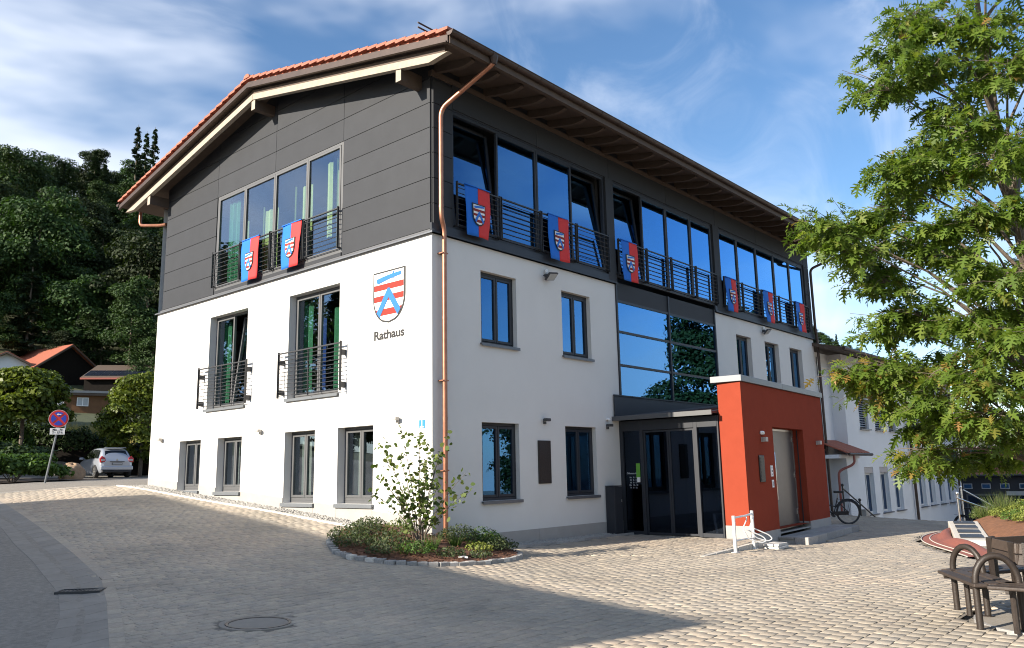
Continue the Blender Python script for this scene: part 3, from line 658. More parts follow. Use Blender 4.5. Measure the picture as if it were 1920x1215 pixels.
b.build('foliage', M['palm'], t)

# ------------------------------------------------------------------ red portal
A5 = R_(5)
portal = thing('red_portal', 'brick red rendered portal block with a steel door and zinc coping', 'portal', (6.5, -3.34, 0), A5)
Wp = 6.33; Dp = .58
# local: x along the front, y into the wall (front at y=0)
ops = [(1.98, 4.42, -.42, 2.12)]
wall('front_wall', lambda u, d, z: (u, d, z), 0, Wp, -.32, 3.09, [(1.98, 4.42, -.33, 2.12)], .36, M['red'], portal)
b = MB(); c5, s5 = math.cos(A5), math.sin(A5)
def toloc(x, y): dx, dy = x-6.5, y+3.34; return (dx*c5+dy*s5, -dx*s5+dy*c5)
q0 = toloc(6.5, -2.76)
b.quad((0, 0, -.14), (*q0, -.14), (*q0, 3.09), (0, 0, 3.09)); q1 = toloc(12.85, .0); q2 = toloc(6.5, 0)
b.quad((Wp, 0, -.32), (*q1, -.32), (*q1, 3.09), (Wp, 0, 3.09)); b.quad((0, 0, 3.09), (Wp, 0, 3.09), (Wp, .58, 3.09), (*q0, 3.09))
b.quad((*q0, -.2), (Wp, q0[1], -.2), (Wp, q0[1], 3.09), (*q0, 3.09))
b.build('side_wall', M['red'], portal)
cp = MB().prism([(-.05, -.05), (2.85, -.05), (2.85, .7), (-.05, .7)], lambda p, q, tt: (p, q, tt), 3.10, 3.245).build('coping', M['zinc'], portal, bevel=.006)
MB().prism([(2.856, -.05), (Wp+.06, -.05), (Wp+.06, .7), (2.856, .7)], lambda p, q, tt: (p, q, tt), 3.10, 3.245).build('coping', M['zinc'], portal, bevel=.006)
MB().box(-.015, 1.975, -.012, .1, -.9, -.325).build('plinth_panel', M['plinth'], portal)
MB().prism([(-.016, -.013), (.0, .0), (q0[0]-.0, q0[1]), (q0[0]-.016, q0[1])], lambda p, q, tt: (p, q, tt), -.75, -.142).build('plinth_panel', M['plinth'], portal)
MB().box(4.425, Wp+.012, -.012, .1, -.9, -.285).build('plinth_panel', M['plinth'], portal)
MB().box(4.405, 4.4195, .02, .26, -.42, -.285).build('plinth_panel', M['plinth'], portal)
M['door_steel'] = pmat('grey_steel_door', (.105, .10, .095), .42, .1, 5, metal=.3)
# steel door in the recess
b = MB(); ring(b, mpL, 1.99, 4.40, -.41, 2.11, .05, .27, .34); dfr = b.build('door_frame', M['steel'], portal)
for a, c in ((2.045, 2.55), (2.56, 4.345)):
    MB().box(a, c, .28, .33, -.36, 2.06).build('door_leaf', M['door_steel'], portal, bevel=.004)
MB().tube([(2.66, .26, .3), (2.66, .22, .34), (2.66, .22, 1.5), (2.66, .26, 1.54)], .014, 8).build('door_handle', M['inox'], portal)
for z in (-.1, .85, 1.8): MB().box(4.30, 4.36, .262, .279, z, z+.14).build('hinge', M['inox'], portal)
MB().box(4.385, 4.4, .15, .175, -.4, 2.11).build('edge_strip', M['frame'], portal)
MB().box(1.99, 4.4, .0, .26, -.445, -.415).build('threshold', M['plinth'], portal)
def on_portal(s, z): return (6.5+s*c5, -3.34+s*s5, z)
def pthing(name, label, cat, s, z, grp=None): return thing(name, label, cat, on_portal(s, z), A5, grp)
t = pthing('emergency_light', 'small white oval light left of the steel door on the red portal', 'lamp', 1.15, 1.95)
MB().box(-.11, .11, -.06, 0, -.045, .045).build('housing', M['white'], t, bevel=.03); MB().box(-.07, .07, -.064, -.061, -.02, .02).build('lens', M['lens'], t)
for s, lb in ((1.17, 'small grey wall lamp left of the steel door on the red portal'), (5.6, 'small grey wall lamp right of the steel door on the red portal')):
    t = pthing('wall_lamp', lb, 'lamp', s, 1.79, 'small lamps on the red portal')
    MB().box(-.05, .05, -.05, 0, -.055, .055).build('base', M['lampgrey'], t); MB().box(-.08, .08, -.13, -.05, -.05, .055).build('head', M['lampgrey'], t, bevel=.008)
t = pthing('plaque', 'narrow dark bronze relief on the red portal left of the steel door', 'plaque', 1.0, 1.11)
MB().box(-.17, .17, -.03, -.002, -.31, .31).build('plate', M['bronze'], t, bevel=.01)
b = MB()
for k in range(7): b.box(-.13+.02*(k % 3), .12-.02*(k % 2), -.038, -.03, -.27+.08*k, -.22+.08*k)
b.build('relief', M['bronze'], t)
t = pthing('lift_panel', 'white sign plate beside the steel door, upper of two', 'sign', 1.68, 1.05)
MB().box(-.075, .075, -.02, -.002, -.13, .13).build('plate', M['white'], t, bevel=.004)
for k, z in enumerate((.08, .0, -.08)): MB().box(-.03, .03, -.023, -.0205, z-.02, z+.02).build('mark', M['text'] if k == 1 else M['graytext'], t)
t = pthing('call_button', 'white call button plate beside the steel door, lower of two', 'button', 1.70, .75)
MB().box(-.06, .06, -.02, -.002, -.09, .09).build('plate', M['white'], t, bevel=.004); MB().box(-.02, .02, -.03, -.0205, -.05, .05).build('button', M['graytext'], t)
# landing slab in front of the door
land = thing('landing', 'dark stone landing slab in front of the steel door', 'step', on_portal(1.75, -.66), A5)
ps = [(.0, .0), (.02, -.70), (4.75, -.70), (4.9, .0)]
MB().prism([(.06, -.02), (.06, -.62), (4.7, -.62), (4.7, -.02)], lambda p, q, tt: (p, q, tt), -.1, .155).build('core', M['plinth'], land)
M['granite'] = pmat('grey_granite', (.30, .29, .275), .8, .25, 40, .4, 80, obj_rand=.16, stain=.3, stain_scale=3)
M['granite_light'] = pmat('pale_granite', (.52, .49, .44), .8, .2, 30, .4, 70, obj_rand=.12)
for k in range(6): MB().box(.02+.785*k, .02+.785*(k+1)-.008, -.72, -.40, -.1, .165).build('kerb_stone', M['granite'], land, bevel=.012)
for k in range(6):
    for j in range(1): MB().box(.02+.785*k, .02+.785*(k+1)-.008, -.392, -.015, .12, .166).build('slab', M['granite'], land, bevel=.006)
# ------------------------------------------------------------------ ground, plaza, paving
M['asphalt'] = pmat('pale_asphalt', (.25, .225, .19), .9, .3, 14, .9, 120, stain=.45, stain_scale=.5, stain_col=(.19, .17, .145))
M['bed'] = pmat('joint_sand', (.19, .165, .135), .95, .25, 12)
M['grass'] = pmat('rough_meadow', (.045, .055, .018), .95, .45, 3, .8, 30, stain=.5, stain_scale=.15, stain_col=(.12, .095, .04))
M['concrete'] = pmat('gutter_concrete', (.265, .24, .205), .88, .13, 4, .35, 110, stain=.3, stain_scale=1.2, obj_rand=.05)
def grid_obj(name, xs, ys, zf, mat, mask=None):
    X, Y = np.meshgrid(xs, ys); Z = zf(X, Y)
    V = np.stack([X, Y, Z], -1).reshape(-1, 3); nx, ny = len(xs), len(ys)
    i, j = np.meshgrid(np.arange(nx-1), np.arange(ny-1)); a = (j*nx+i).ravel()
    F = np.stack([a, a+1, a+nx+1, a+nx], -1)
    if mask is not None: F = F[mask((V[F, 0].mean(1)), (V[F, 1].mean(1)))]
    o = fast_mesh(name, V, 4, mat, None, None, F); o.data.polygons.foreach_set('use_smooth', [True]*len(o.data.polygons)); return o
xs_ = np.unique(np.r_[np.linspace(-150, -30, 13), np.arange(-30, -14, 1.6), np.arange(-14, 20.01, .4), np.linspace(20.5, 60, 40), np.linspace(64, 420, 50)])
ys_ = np.unique(np.r_[np.linspace(-150, -26, 14), np.arange(-26, -13, 1.3), np.arange(-13, 14.01, .4), np.arange(14.8, 44.1, .8)])
def zground(X, Y):
    Z = G(X, Y)-np.where(inpoly(X, Y, KERB+[(30, -14.5), (30, 15.5)]) & (Y < 14), .05, .011)
    m = ((X > .5) & (X < 19.7) & (Y > .5) & (Y < 11.5)) | ((X > 7) & (X < 12.2) & (Y > -2.3) & (Y < .6))
    return np.where(m, np.minimum(Z-1.2, -1.2), Z)
def inpoly(px, py, poly):
    px, py = np.asarray(px), np.asarray(py); r = np.zeros(px.shape, bool); n = len(poly)
    for i in range(n):
        (x0, y0), (x1, y1) = poly[i], poly[(i+1) % n]
        c = ((y0 > py) != (y1 > py)) & (px < (x1-x0)*(py-y0)/((y1-y0) if y1 != y0 else 1e-9)+x0); r ^= c
    return r
KERB = [(-3.2, 15.5), (-3.99, 10.99), (-4.5, 7.94), (-5.02, 4.93), (-5.47, 2.48), (-5.92, .36), (-6.48, -1.19), (-7.38, -3.43), (-9.2, -6.9), (-12, -11.5), (-14, -14.5)]
KERB2 = [(-4.2, 15.5), (-4.95, 10.3), (-5.28, 6.68), (-5.75, 4.4), (-6.07, 2.54), (-6.64, -.12), (-7.15, -1.6), (-7.9, -3.25), (-9.9, -6.9), (-12.8, -11.5), (-14.9, -14.5)]
tag(grid_obj('ground', xs_, ys_, zground, M['asphalt']), kind='structure')
yh = np.unique(np.r_[ys_[-1], np.arange(46, 140, 3.), np.arange(140, 400, 8.)])
tag(grid_obj('hill', xs_, yh, lambda X, Y: G(X, Y)-.05, M['grass']), kind='structure')

PLANT = [(-.62, 1.45), (-1.35, 1.15), (-2.05, .42), (-2.42, -.25), (-2.48, -.75), (-2.2, -1.35), (-1.6, -1.85), (-.9, -2.03), (-.2, -1.98), (.45, -1.75), (.95, -1.35), (1.18, -.95), (1.2, -.45), (1.2, -.02), (-.02, -.02), (-.02, 1.45)]
RAMP = [(2.98, -3.96), (6.49, -3.60), (6.49, -.02), (1.6, -.02), (1.6, -.6)]
PORTP = [(6.45, .5), (6.45, -3.37), (12.9, -2.8), (12.95, .5)]
LANDP = [(6.5+1.70*c5+.02*s5, -3.34+1.70*s5), (8.28, -3.97), (13.05, -3.55), (12.98, -2.75)]
GARD = [(6.2, -7.75), (8.0, -6.75), (9.6, -6.0), (11.0, -5.45), (12.6, -5.3), (14.2, -5.4), (15.6, -5.2), (24, -5.4), (24, -15), (3, -15), (4.6, -9.5)]
CAMX, CAMY = -10.926, -11.634
def paved(x, y):
    ok = (y > -13) & (y < 13.6) & (x < 17.7) & ~((x > -.62) & (y > .0)) & ~((x > 1.2) & (x < 6.6) & (y > -.43)) & ~((x > 12.8) & (y > -.1))
    ok &= inpoly(x, y, KERB+[(30, -14.5), (30, 15.5)])
    for p in (PLANT, PORTP, LANDP, GARD): ok &= ~inpoly(x, y, p)
    ok &= np.hypot(x+5.81, y+3.44) > .42
    ok &= np.hypot(x+.62, y+10.15) > .98
    return ok
def ramp_z(x): return -.45+.009*(x-2.98)
def gtop(x, y):
    z = G(x, y); m = inpoly(x, y, RAMP); return np.where(m, np.maximum(z, ramp_z(x)), z)
plaza = grid_obj('plaza', np.arange(-14, 18.01, .4), np.arange(-13.2, 13.8, .4), lambda X, Y: G(X, Y)-.0085, M['bed'], lambda x, y: paved(x, y) | (np.hypot(x+5.81, y+3.44) < .7))
tag(plaza, kind='structure')

def pavermat():
    m, n, l, b = nodes('beige_paver'); b.inputs['Roughness'].default_value = .86; b.inputs['Specular IOR Level'].default_value = .3
    at = n.new('ShaderNodeAttribute'); at.attribute_name = 'tone'; oi = n.new('ShaderNodeObjectInfo')
    ad = n.new('ShaderNodeMath'); ad.operation = 'ADD'; l.new(at.outputs['Fac'], ad.inputs[0]); l.new(oi.outputs['Random'], ad.inputs[1])
    fr_ = n.new('ShaderNodeMath'); fr_.operation = 'FRACT'; l.new(ad.outputs[0], fr_.inputs[0])
    cr = n.new('ShaderNodeValToRGB'); e = cr.color_ramp.elements; cr.color_ramp.interpolation = 'LINEAR'
    e[0].color = (0.375, 0.325, 0.260, 1); e[1].color = (0.386, 0.330, 0.260, 1)
    for p, c in ((.2, (0.414, 0.358, 0.281, 1)), (.45, (0.353, 0.314, 0.260, 1)), (.62, (0.431, 0.369, 0.286, 1)), (.8, (0.336, 0.297, 0.244, 1)), (.92, (0.392, 0.336, 0.270, 1))):
        k = e.new(p); k.color = c
    l.new(fr_.outputs[0], cr.inputs[0])
    ge = n.new('ShaderNodeNewGeometry')
    def nz(s, d, lo, hi, a, c):
        x = n.new('ShaderNodeTexNoise'); x.inputs['Scale'].default_value = s; x.inputs['Detail'].default_value = d; x.inputs['Roughness'].default_value = .65
        l.new(ge.outputs['Position'], x.inputs['Vector']); r = n.new('ShaderNodeMapRange'); r.inputs[1].default_value = lo; r.inputs[2].default_value = hi; r.inputs[3].default_value = a; r.inputs[4].default_value = c
        l.new(x.outputs['Fac'], r.inputs[0]); return r.outputs[0], x
    f1, _ = nz(.55, 7, .3, .7, .74, 1.15); f2, _ = nz(26, 4, .3, .7, .88, 1.12); f3, x3 = nz(120, 3, .3, .7, .9, 1.1)
    m1 = n.new('ShaderNodeMath'); m1.operation = 'MULTIPLY'; l.new(f1, m1.inputs[0]); l.new(f2, m1.inputs[1])
    m2 = n.new('ShaderNodeMath'); m2.operation = 'MULTIPLY'; l.new(m1.outputs[0], m2.inputs[0]); l.new(f3, m2.inputs[1])
    vm = n.new('ShaderNodeVectorMath'); vm.operation = 'SCALE'; l.new(cr.outputs[0], vm.inputs[0]); l.new(m2.outputs[0], vm.inputs['Scale'])
    # reddish dust patches
    f4, _ = nz(.28, 5, .5, .68, 0, .38); mx = n.new('ShaderNodeMix'); mx.data_type = 'RGBA'; mx.blend_type = 'MULTIPLY'; l.new(f4, mx.inputs['Factor']); l.new(vm.outputs[0], mx.inputs['A']); mx.inputs['B'].default_value = (.98, .82, .72, 1)
    l.new(mx.outputs['Result'], b.inputs['Base Color'])
    bp = n.new('ShaderNodeBump'); bp.inputs['Strength'].default_value = .35; bp.inputs['Distance'].default_value = .004; l.new(x3.outputs['Fac'], bp.inputs['Height']); l.new(bp.outputs[0], b.inputs['Normal'])
    return m
M['paver'] = pavermat()
# every paver: a bevelled block; rows run parallel to the long wall
RW, PL = .142, .192; cen = []
for r in range(int((13.8+13)/RW)):
    y = -13+RW*(r+.5); off = (r % 2)*.5*PL+.03*math.sin(r*1.7)
    x = np.arange(-14+off, 17.8, PL); cen.append(np.stack([x, np.full_like(x, y)+.004*rng.standard_normal(len(x))], -1))
cen = np.concatenate(cen); cen = cen[paved(cen[:, 0], cen[:, 1])]
rel = cen-np.array([CAMX, CAMY]); az = np.degrees(np.arctan2(rel[:, 1], rel[:, 0]))-41.085; dist = np.hypot(rel[:, 0], rel[:, 1])
cen = cen[(np.abs(az) < 42) & (dist > 4.0)]
rel = cen-np.array([CAMX, CAMY]); dist = np.hypot(rel[:, 0], rel[:, 1])
h0 = gtop(cen[:, 0], cen[:, 1]); e_ = .06
gx = (gtop(cen[:, 0]+e_, cen[:, 1])-gtop(cen[:, 0]-e_, cen[:, 1]))/(2*e_); gy = (gtop(cen[:, 0], cen[:, 1]+e_)-gtop(cen[:, 0], cen[:, 1]-e_))/(2*e_)
gx = np.clip(gx, -.15, .15); gy = np.clip(gy, -.15, .15)
az = np.degrees(np.arctan2(rel[:, 1], rel[:, 0]))-41.085
vis = np.where((np.abs(az) < 31.5) & (dist > 7.4), dist, 1e6)
near = np.zeros(len(cen), bool); near[np.argsort(vis)[:300]] = True
j = .0055
unit = np.array([(-.5*PL+j/2, -.5*RW+j/2, -.04), (.5*PL-j/2, -.5*RW+j/2, -.04), (.5*PL-j/2, .5*RW-j/2, -.04), (-.5*PL+j/2, .5*RW-j/2, -.04),
                 (-.5*PL+j/2, -.5*RW+j/2, -.0025), (.5*PL-j/2, -.5*RW+j/2, -.0025), (.5*PL-j/2, .5*RW-j/2, -.0025), (-.5*PL+j/2, .5*RW-j/2, -.0025),
                 (-.5*PL+j, -.5*RW+j, 0), (.5*PL-j, -.5*RW+j, 0), (.5*PL-j, .5*RW-j, 0), (-.5*PL+j, .5*RW-j, 0)])
uf = np.array([(0,1,5,4),(1,2,6,5),(2,3,7,6),(3,0,4,7),(4,5,9,8),(5,6,10,9),(6,7,11,10),(7,4,8,11),(8,9,10,11)])
C = cen[~near]; n_ = len(C)
tx = gx[~near]+.005*rng.standard_normal(n_); ty = gy[~near]+.006*rng.standard_normal(n_); dz = h0[~near]+.0012*rng.standard_normal(n_)
V = np.repeat(unit[None], n_, 0).copy(); sc_ = 1-.02*rng.random((n_, 1)); V[:, :, 0] *= sc_; V[:, :, 1] *= sc_
V[:, :, 2] += V[:, :, 0]*tx[:, None]+V[:, :, 1]*ty[:, None]+dz[:, None]; V[:, :, 0] += C[:, 0:1]; V[:, :, 1] += C[:, 1:2]
F = (uf[None]+(np.arange(n_)*12)[:, None, None]).reshape(-1, 4)
tag(fast_mesh('paver_field', V.reshape(-1, 3), 4, M['paver'], plaza, np.repeat(rng.random(n_), 9), F), kind='stuff')
pme = None
for i in np.where(near)[0]:
    if pme is None: o = fast_mesh('paver', unit, 4, M['paver'], plaza, None, uf); pme = o.data
    else: o = link_mesh('paver', pme, None, plaza)
    o.location = (cen[i, 0], cen[i, 1], h0[i]+.0012*random.gauss(0, 1)); o.rotation_euler = (math.atan(gy[i])+random.gauss(0, .006), -math.atan(gx[i])+random.gauss(0, .005), random.gauss(0, .004))

# kerb line and concrete gutter strip on the left
def along(poly, s):
    out_ = []; d = 0
    pts = [Vector((*p, 0)) for p in poly]; seg = []
    for a, c in zip(pts[:-1], pts[1:]):
        L_ = (c-a).length; k = 0
        while d <= L_: out_.append((a+(c-a)*(d/L_), (c-a).normalized())); d += s
        d -= L_
    return out_
strip = thing('drain_channel', 'shallow concrete drainage channel curving along the left of the square', 'channel', (-6.3, 0, g1(-6.3, 0)))
o0 = strip.location
k1 = along(KERB, .5); k2 = along(KERB2, .5)
for i in range(len(k1)-1):
    a0, a1 = k1[i][0], k1[i+1][0]
    if not (-8.5 < a0.y < 12.5): continue
    i0, i1 = min(i, len(k2)-2), min(i+1, len(k2)-1); c0, c1 = k2[i0][0], k2[i1][0]
    P_ = [a0+(a1-a0)*.01, a1-(a1-a0)*.01, c1-(c1-c0)*.01, c0+(c0-c1)*-.01]
    mid = [(P_[0]+P_[3])/2, (P_[1]+P_[2])/2]
    if i == 0: continue
    V_ = [(p.x-o0.x, p.y-o0.y, g1(p.x, p.y)-o0.z+dz_) for p, dz_ in ((P_[0], .004), (P_[1], .004), (mid[1], -.012), (mid[0], -.012), (P_[2], -.008), (P_[3], -.008))]
    V_ += [(x, y, z-.1) for x, y, z in V_]
    MB().add(V_, [(0, 1, 2, 3), (3, 2, 4, 5), (0, 6, 7, 1), (5, 4, 10, 11), (0, 3, 5, 11, 9, 6), (1, 7, 8, 2), (2, 8, 10, 4)]).build('channel_slab', M['concrete'], strip)
for p, d in along(KERB, .25):
    if not (-8.3 < p.y < 12.6): continue
    nn = Vector((-d.y, d.x, 0)); q = p+nn*.07; V_ = []
    for s_ in (0, .242):
        for t_ in (-.07, .07):
            w_ = q+d*s_+nn*t_; zz = g1(w_.x, w_.y); V_ += [(w_.x-o0.x, w_.y-o0.y, zz-.06-o0.z), (w_.x-o0.x, w_.y-o0.y, zz+.003-o0.z)]
    MB().add(V_, [(1, 5, 7, 3), (2, 3, 7, 6), (0, 4, 5, 1), (0, 1, 3, 2), (4, 6, 7, 5)]).build('border_stone', M['paver'], strip)
grate = thing('drain_grate', 'small dark cast iron drain grate in the concrete channel', 'drain grate', (-6.42, -.26, g1(-6.42, -.26)-.008), math.atan2(-.32, .40))
MB().box(-.27, .27, .12, .15, -.05, .02).box(-.27, .27, -.15, -.12, -.05, .02).box(-.27, -.24, -.12, .12, -.05, .02).box(.24, .27, -.12, .12, -.05, .02).build('frame', M['rail'], grate)
for k in range(10): MB().box(-.225+.048*k, -.205+.048*k, -.12, .12, -.03, .012).build('slat', M['rail'], grate)
MB().box(-.26, .26, -.14, .14, -.06, -.04).build('pit', M['text'], grate)
mh = thing('manhole_cover', 'round concrete filled manhole cover in the shaded paving', 'manhole cover', (-5.81, -3.44, g1(-5.81, -3.44)-.004))
mh.rotation_euler = (.03, .0, .3)
MB().lathe([(.30, -.05), (.31, .001), (.0, .003)], 40).build('infill', M['concrete'], mh); 
MB().lathe([(.315, -.05), (.315, .006), (.345, .008), (.345, -.05)], 40).build('rim', M['rail'], mh, smooth=True)
MB().lathe([(.352, -.05), (.352, .004), (.41, .006), (.415, -.05)], 40).build('frame', M['concrete'], mh, smooth=True)
# ramp up to the porch
ramp = thing('entrance_ramp', 'low wedge shaped ramp edge leading up to the glazed porch', 'ramp', (2.98, -3.96, -.46))
MB().prism([(x+.0, y) for x, y in RAMP], lambda p, q, tt: (p-2.98, q+3.96, (ramp_z(p)-.03 if tt > 0 else -.9)+.46), 0, 1).build('core', M['plinth'], ramp)
for k in range(6):
    f0, f1 = k/6, (k+1)/6-.006; p0 = Vector((2.98, -3.99, 0))+Vector((3.46, .33, 0))*f0; p1 = Vector((2.98, -3.99, 0))+Vector((3.46, .33, 0))*f1
    nrm = Vector((.33, -3.46, 0)).normalized()
    V_ = []
    for p in (p0, p1):
        for q in (p, p+nrm*.09):
            zt = max(ramp_z(p.x), g1(p.x, p.y-.05))+.004
            V_ += [(q.x-2.98, q.y+3.96, -.4), (q.x-2.98, q.y+3.96, zt+.46)]
    MB().add(V_, [(1, 5, 7, 3), (2, 3, 7, 6), (0, 2, 3, 1), (4, 5, 7, 6), (0, 1, 5, 4)]).build('kerb_stone', M['granite_light'], ramp)

# gravel strips and edging along the walls
M['gravel'] = pmat('white_gravel', (.36, .345, .315), .85, .3, 20, obj_rand=0)
def gravel(name, pts, label, size=(.018, .042)):
    n2 = len(pts); base = np.array([(1,0,0),(-1,0,0),(0,1,0),(0,-1,0),(0,0,.7),(0,0,-.7)])
    f2 = np.array([(0,2,4),(2,1,4),(1,3,4),(3,0,4),(2,0,5),(1,2,5),(3,1,5),(0,3,5)])
    s = rng.uniform(size[0], size[1], (n2, 1, 1))*rng.uniform(.7, 1.3, (n2, 1, 3)); a = rng.uniform(0, 6.28, n2)
    V = base[None]*s+rng.normal(0, .003, (n2, 6, 3)); ca, sa = np.cos(a)[:, None], np.sin(a)[:, None]
    X = V[:, :, 0]*ca-V[:, :, 1]*sa; Y = V[:, :, 0]*sa+V[:, :, 1]*ca
    V = np.stack([X+pts[:, 0:1], Y+pts[:, 1:2], V[:, :, 2]+pts[:, 2:3]], -1).reshape(-1, 3)
    F = (f2[None]+(np.arange(n2)*6)[:, None, None]).reshape(-1, 3)
    o = fast_mesh(name, V, 3, M['gravel'], None, None, F); tag(o, label, 'gravel', None, 'stuff'); return o
n2 = 5200; px_ = rng.uniform(-.57, -.02, n2); py_ = rng.uniform(1.2, 12.1, n2)
gravel('gravel', np.stack([px_, py_, G(px_, py_)-.005+rng.uniform(-.01, .015, n2)], -1), 'strip of pale gravel along the foot of the sunny gable')
n2 = 2000; px_ = rng.uniform(1.2, 5.75, n2); py_ = rng.uniform(-.32, -.02, n2)
gravel('gravel', np.stack([px_, py_, G(px_, py_)-.005+rng.uniform(-.01, .015, n2)], -1), 'strip of pale gravel along the foot of the shaded long wall')
def edging(p0, p1, label, n, mat, w=.07, h=.035):
    t = thing('edging_kerb', label, 'kerb', (p0[0], p0[1], g1(*p0)))
    a, c = Vector((*p0, 0)), Vector((*p1, 0)); d = (c-a).normalized(); nn = Vector((-d.y, d.x, 0))*w/2
    for k in range(n):
        q0, q1 = a+(c-a)*(k/n), a+(c-a)*((k+1)/n)-d*.006; V_ = []
        for q in (q0, q1):
            zz = g1(q.x, q.y)-t.location.z
            for s in (-1, 1): V_ += [(q.x+nn.x*s-p0[0], q.y+nn.y*s-p0[1], zz-.15), (q.x+nn.x*s-p0[0], q.y+nn.y*s-p0[1], zz+h)]
        MB().add(V_, [(1, 5, 7, 3), (2, 3, 7, 6), (0, 4, 5, 1), (0, 1, 3, 2), (4, 6, 7, 5)]).build('kerb_stone', mat, t, bevel=.006)
edging((-.62, 1.5), (-.62, 12.4), 'thin pale kerb between gable gravel strip and paving', 11, M['granite_light'])
edging((1.25, -.385), (6.3, -.385), 'thin grey kerb between gravel strip and paving at the long wall', 5, M['granite'], .08, .04)
# pale kerb at the far left end of the plaza
edging((-4.2, 13.7), (-.6, 12.45), 'pale kerb where the paving meets the back road', 4, M['granite_light'], .12, .02)

# ------------------------------------------------------------------ planting bed at the corner
M['mulch'] = pmat('bark_mulch', (.13, .055, .028), .95, .5, 14, 1, 40, stain=.5, stain_scale=5, stain_col=(.06, .03, .018))
bedt = thing('planting_bed', 'rounded planting bed with bark mulch at the building corner', 'planting bed', (-.7, -.5, g1(-.7, -.5)))
bo = bedt.location
ring_ = []
for (a, c) in zip(PLANT, PLANT[1:]+PLANT[:1]):
    L_ = math.hypot(c[0]-a[0], c[1]-a[1]); m_ = max(1, int(L_/.18))
    for k in range(m_): ring_.append((a[0]+(c[0]-a[0])*k/m_, a[1]+(c[1]-a[1])*k/m_))
cx_, cy_ = -.7, -.45; V_ = []; nr = len(ring_)
for lv in range(9):
    f = 1-lv/8
    for x, y in ring_:
        X, Y = cx_+(x-cx_)*f, cy_+(y-cy_)*f; V_.append((X-bo.x, Y-bo.y, g1(X, Y)-bo.z+.035+.05*(1-f)+.02*random.random()))
F_ = [(l_*nr+k, l_*nr+(k+1) % nr, (l_+1)*nr+(k+1) % nr, (l_+1)*nr+k) for l_ in range(8) for k in range(nr)]
MB().add(V_, F_).build('mulch', M['mulch'], bedt, smooth=True)
n2 = 2600; px_, py_ = rng.uniform(-2.5, 1.2, n2), rng.uniform(-2.05, 1.4, n2); k_ = inpoly(px_, py_, PLANT); px_, py_ = px_[k_], py_[k_]; n2 = len(px_)
a_ = rng.uniform(0, 6.28, n2); le = rng.uniform(.015, .045, n2); wi = rng.uniform(.006, .014, n2); til = rng.uniform(-.5, .5, n2)
u_ = np.stack([np.cos(a_), np.sin(a_), til], -1)*le[:, None]; w_ = np.stack([-np.sin(a_), np.cos(a_), rng.uniform(-.4, .4, n2)], -1)*wi[:, None]
f_ = np.maximum(0, 1-np.hypot((px_-cx_)/2, (py_-cy_)/1.7)); c_ = np.stack([px_-bo.x, py_-bo.y, G(px_, py_)-bo.z+.055+.045*f_], -1)
Vq = np.stack([c_-u_-w_, c_+u_-w_, c_+u_+w_, c_-u_+w_], 1).reshape(-1, 3)
tag(fast_mesh('mulch_chips', Vq, 4, M['mulch'], bedt), kind='stuff')
EDGE = PLANT[1:13]
k1 = along(EDGE, .17)
for i in range(len(k1)-1):
    p, d = k1[i]; nn = Vector((-d.y, d.x, 0)); h_ = .045+.014*random.random(); w2 = .06+.012*random.random(); L_ = .176
    zz = g1(p.x, p.y)-bo.z; q = Vector((p.x-bo.x, p.y-bo.y, 0))
    V_ = []
    for s in (-.02, L_-.03):
        for t_ in (-w2, w2): V_ += [tuple(q+d*s+nn*t_+Vector((0, 0, zz-.1))), tuple(q+d*s+nn*t_+Vector((0, 0, zz+h_)))]
    MB().add(V_, [(1, 5, 7, 3), (2, 3, 7, 6), (0, 4, 5, 1), (0, 1, 3, 2), (4, 6, 7, 5)]).build('kerb_stone', M['granite'] if random.random() < .7 else M['granite_light'], bedt, bevel=.012)
# ------------------------------------------------------------------ benches round the oak
M['bench'] = pmat('dark_brown_bench', (.026, .019, .015), .5, .25, 14, .2, 80, stain=.3, stain_scale=6, stain_col=(.06, .045, .035))
M['bench_wood'] = pmat('weathered_bench_plank', (.05, .036, .028), .62, .3, 22, .35, 60, obj_rand=.2)
OX, OY = -.55, -10.235; gz = g1(OX, OY)
def bench(theta, label):
    t = thing('bench', label, 'bench', (OX, OY, gz), theta, 'benches set in a ring round the oak')
    # local: +X outward
    for k, (a, c) in enumerate(((.72, .86), (.87, 1.01), (1.02, 1.16))):
        hl = .44+.5*(a-.72)*.55+.06
        MB().box(a, c-.004, -hl, hl, .425, .46).build('seat_plank', M['bench_wood'], t, bevel=.012)
    for z in (.62, .73): MB().prism([(.655, z), (.685, z), (.70-.02+(z-.6)*.0, z+.1), (.66, z+.1)], lambda p, q, tt: (p-.12*(q-.6), tt, q), -.40, .40).build('back_plank', M['bench_wood'], t, bevel=.006)
    for y in (-.3, .3): MB().box(.66, .70, y-.025, y+.025, .40, .84).build('back_post', M['bench'], t)
    for y in (.46,):
        pts = [(1.10, y, 0), (1.10, y, .46)]+[(.90+.20*math.cos(a), y, .46+.26*math.sin(a)) for a in [math.pi*k/12 for k in range(1, 12)]]+[(.70, y, .46), (.70, y, 0)]
        MB().tube(pts, .033, 10).build('arm_loop', M['bench'], t)
        for xx in (1.10, .70): MB().lathe([(.06, 0), (.06, .012), (.036, .016)], 12, (xx, y, 0)).build('foot_plate', M['bench'], t)
    MB().box(.72, 1.14, .40, .43, .39, .424).box(.72, 1.14, -.43, -.40, .39, .424).build('seat_bearer', M['bench'], t)
    MB().tube([(.92, -.41, 0), (.92, -.41, .4)], .03, 8).build('leg', M['bench'], t)
bench(R_(180), 'dark brown bench nearest the camera, cut by the right picture edge')
bench(R_(120), 'dark brown bench with a tall arm loop, leftmost of the ring')
bench(R_(60), 'dark brown bench behind the others on the far side of the ring')
bench(R_(0), 'dark brown bench on the far right side of the ring round the oak')
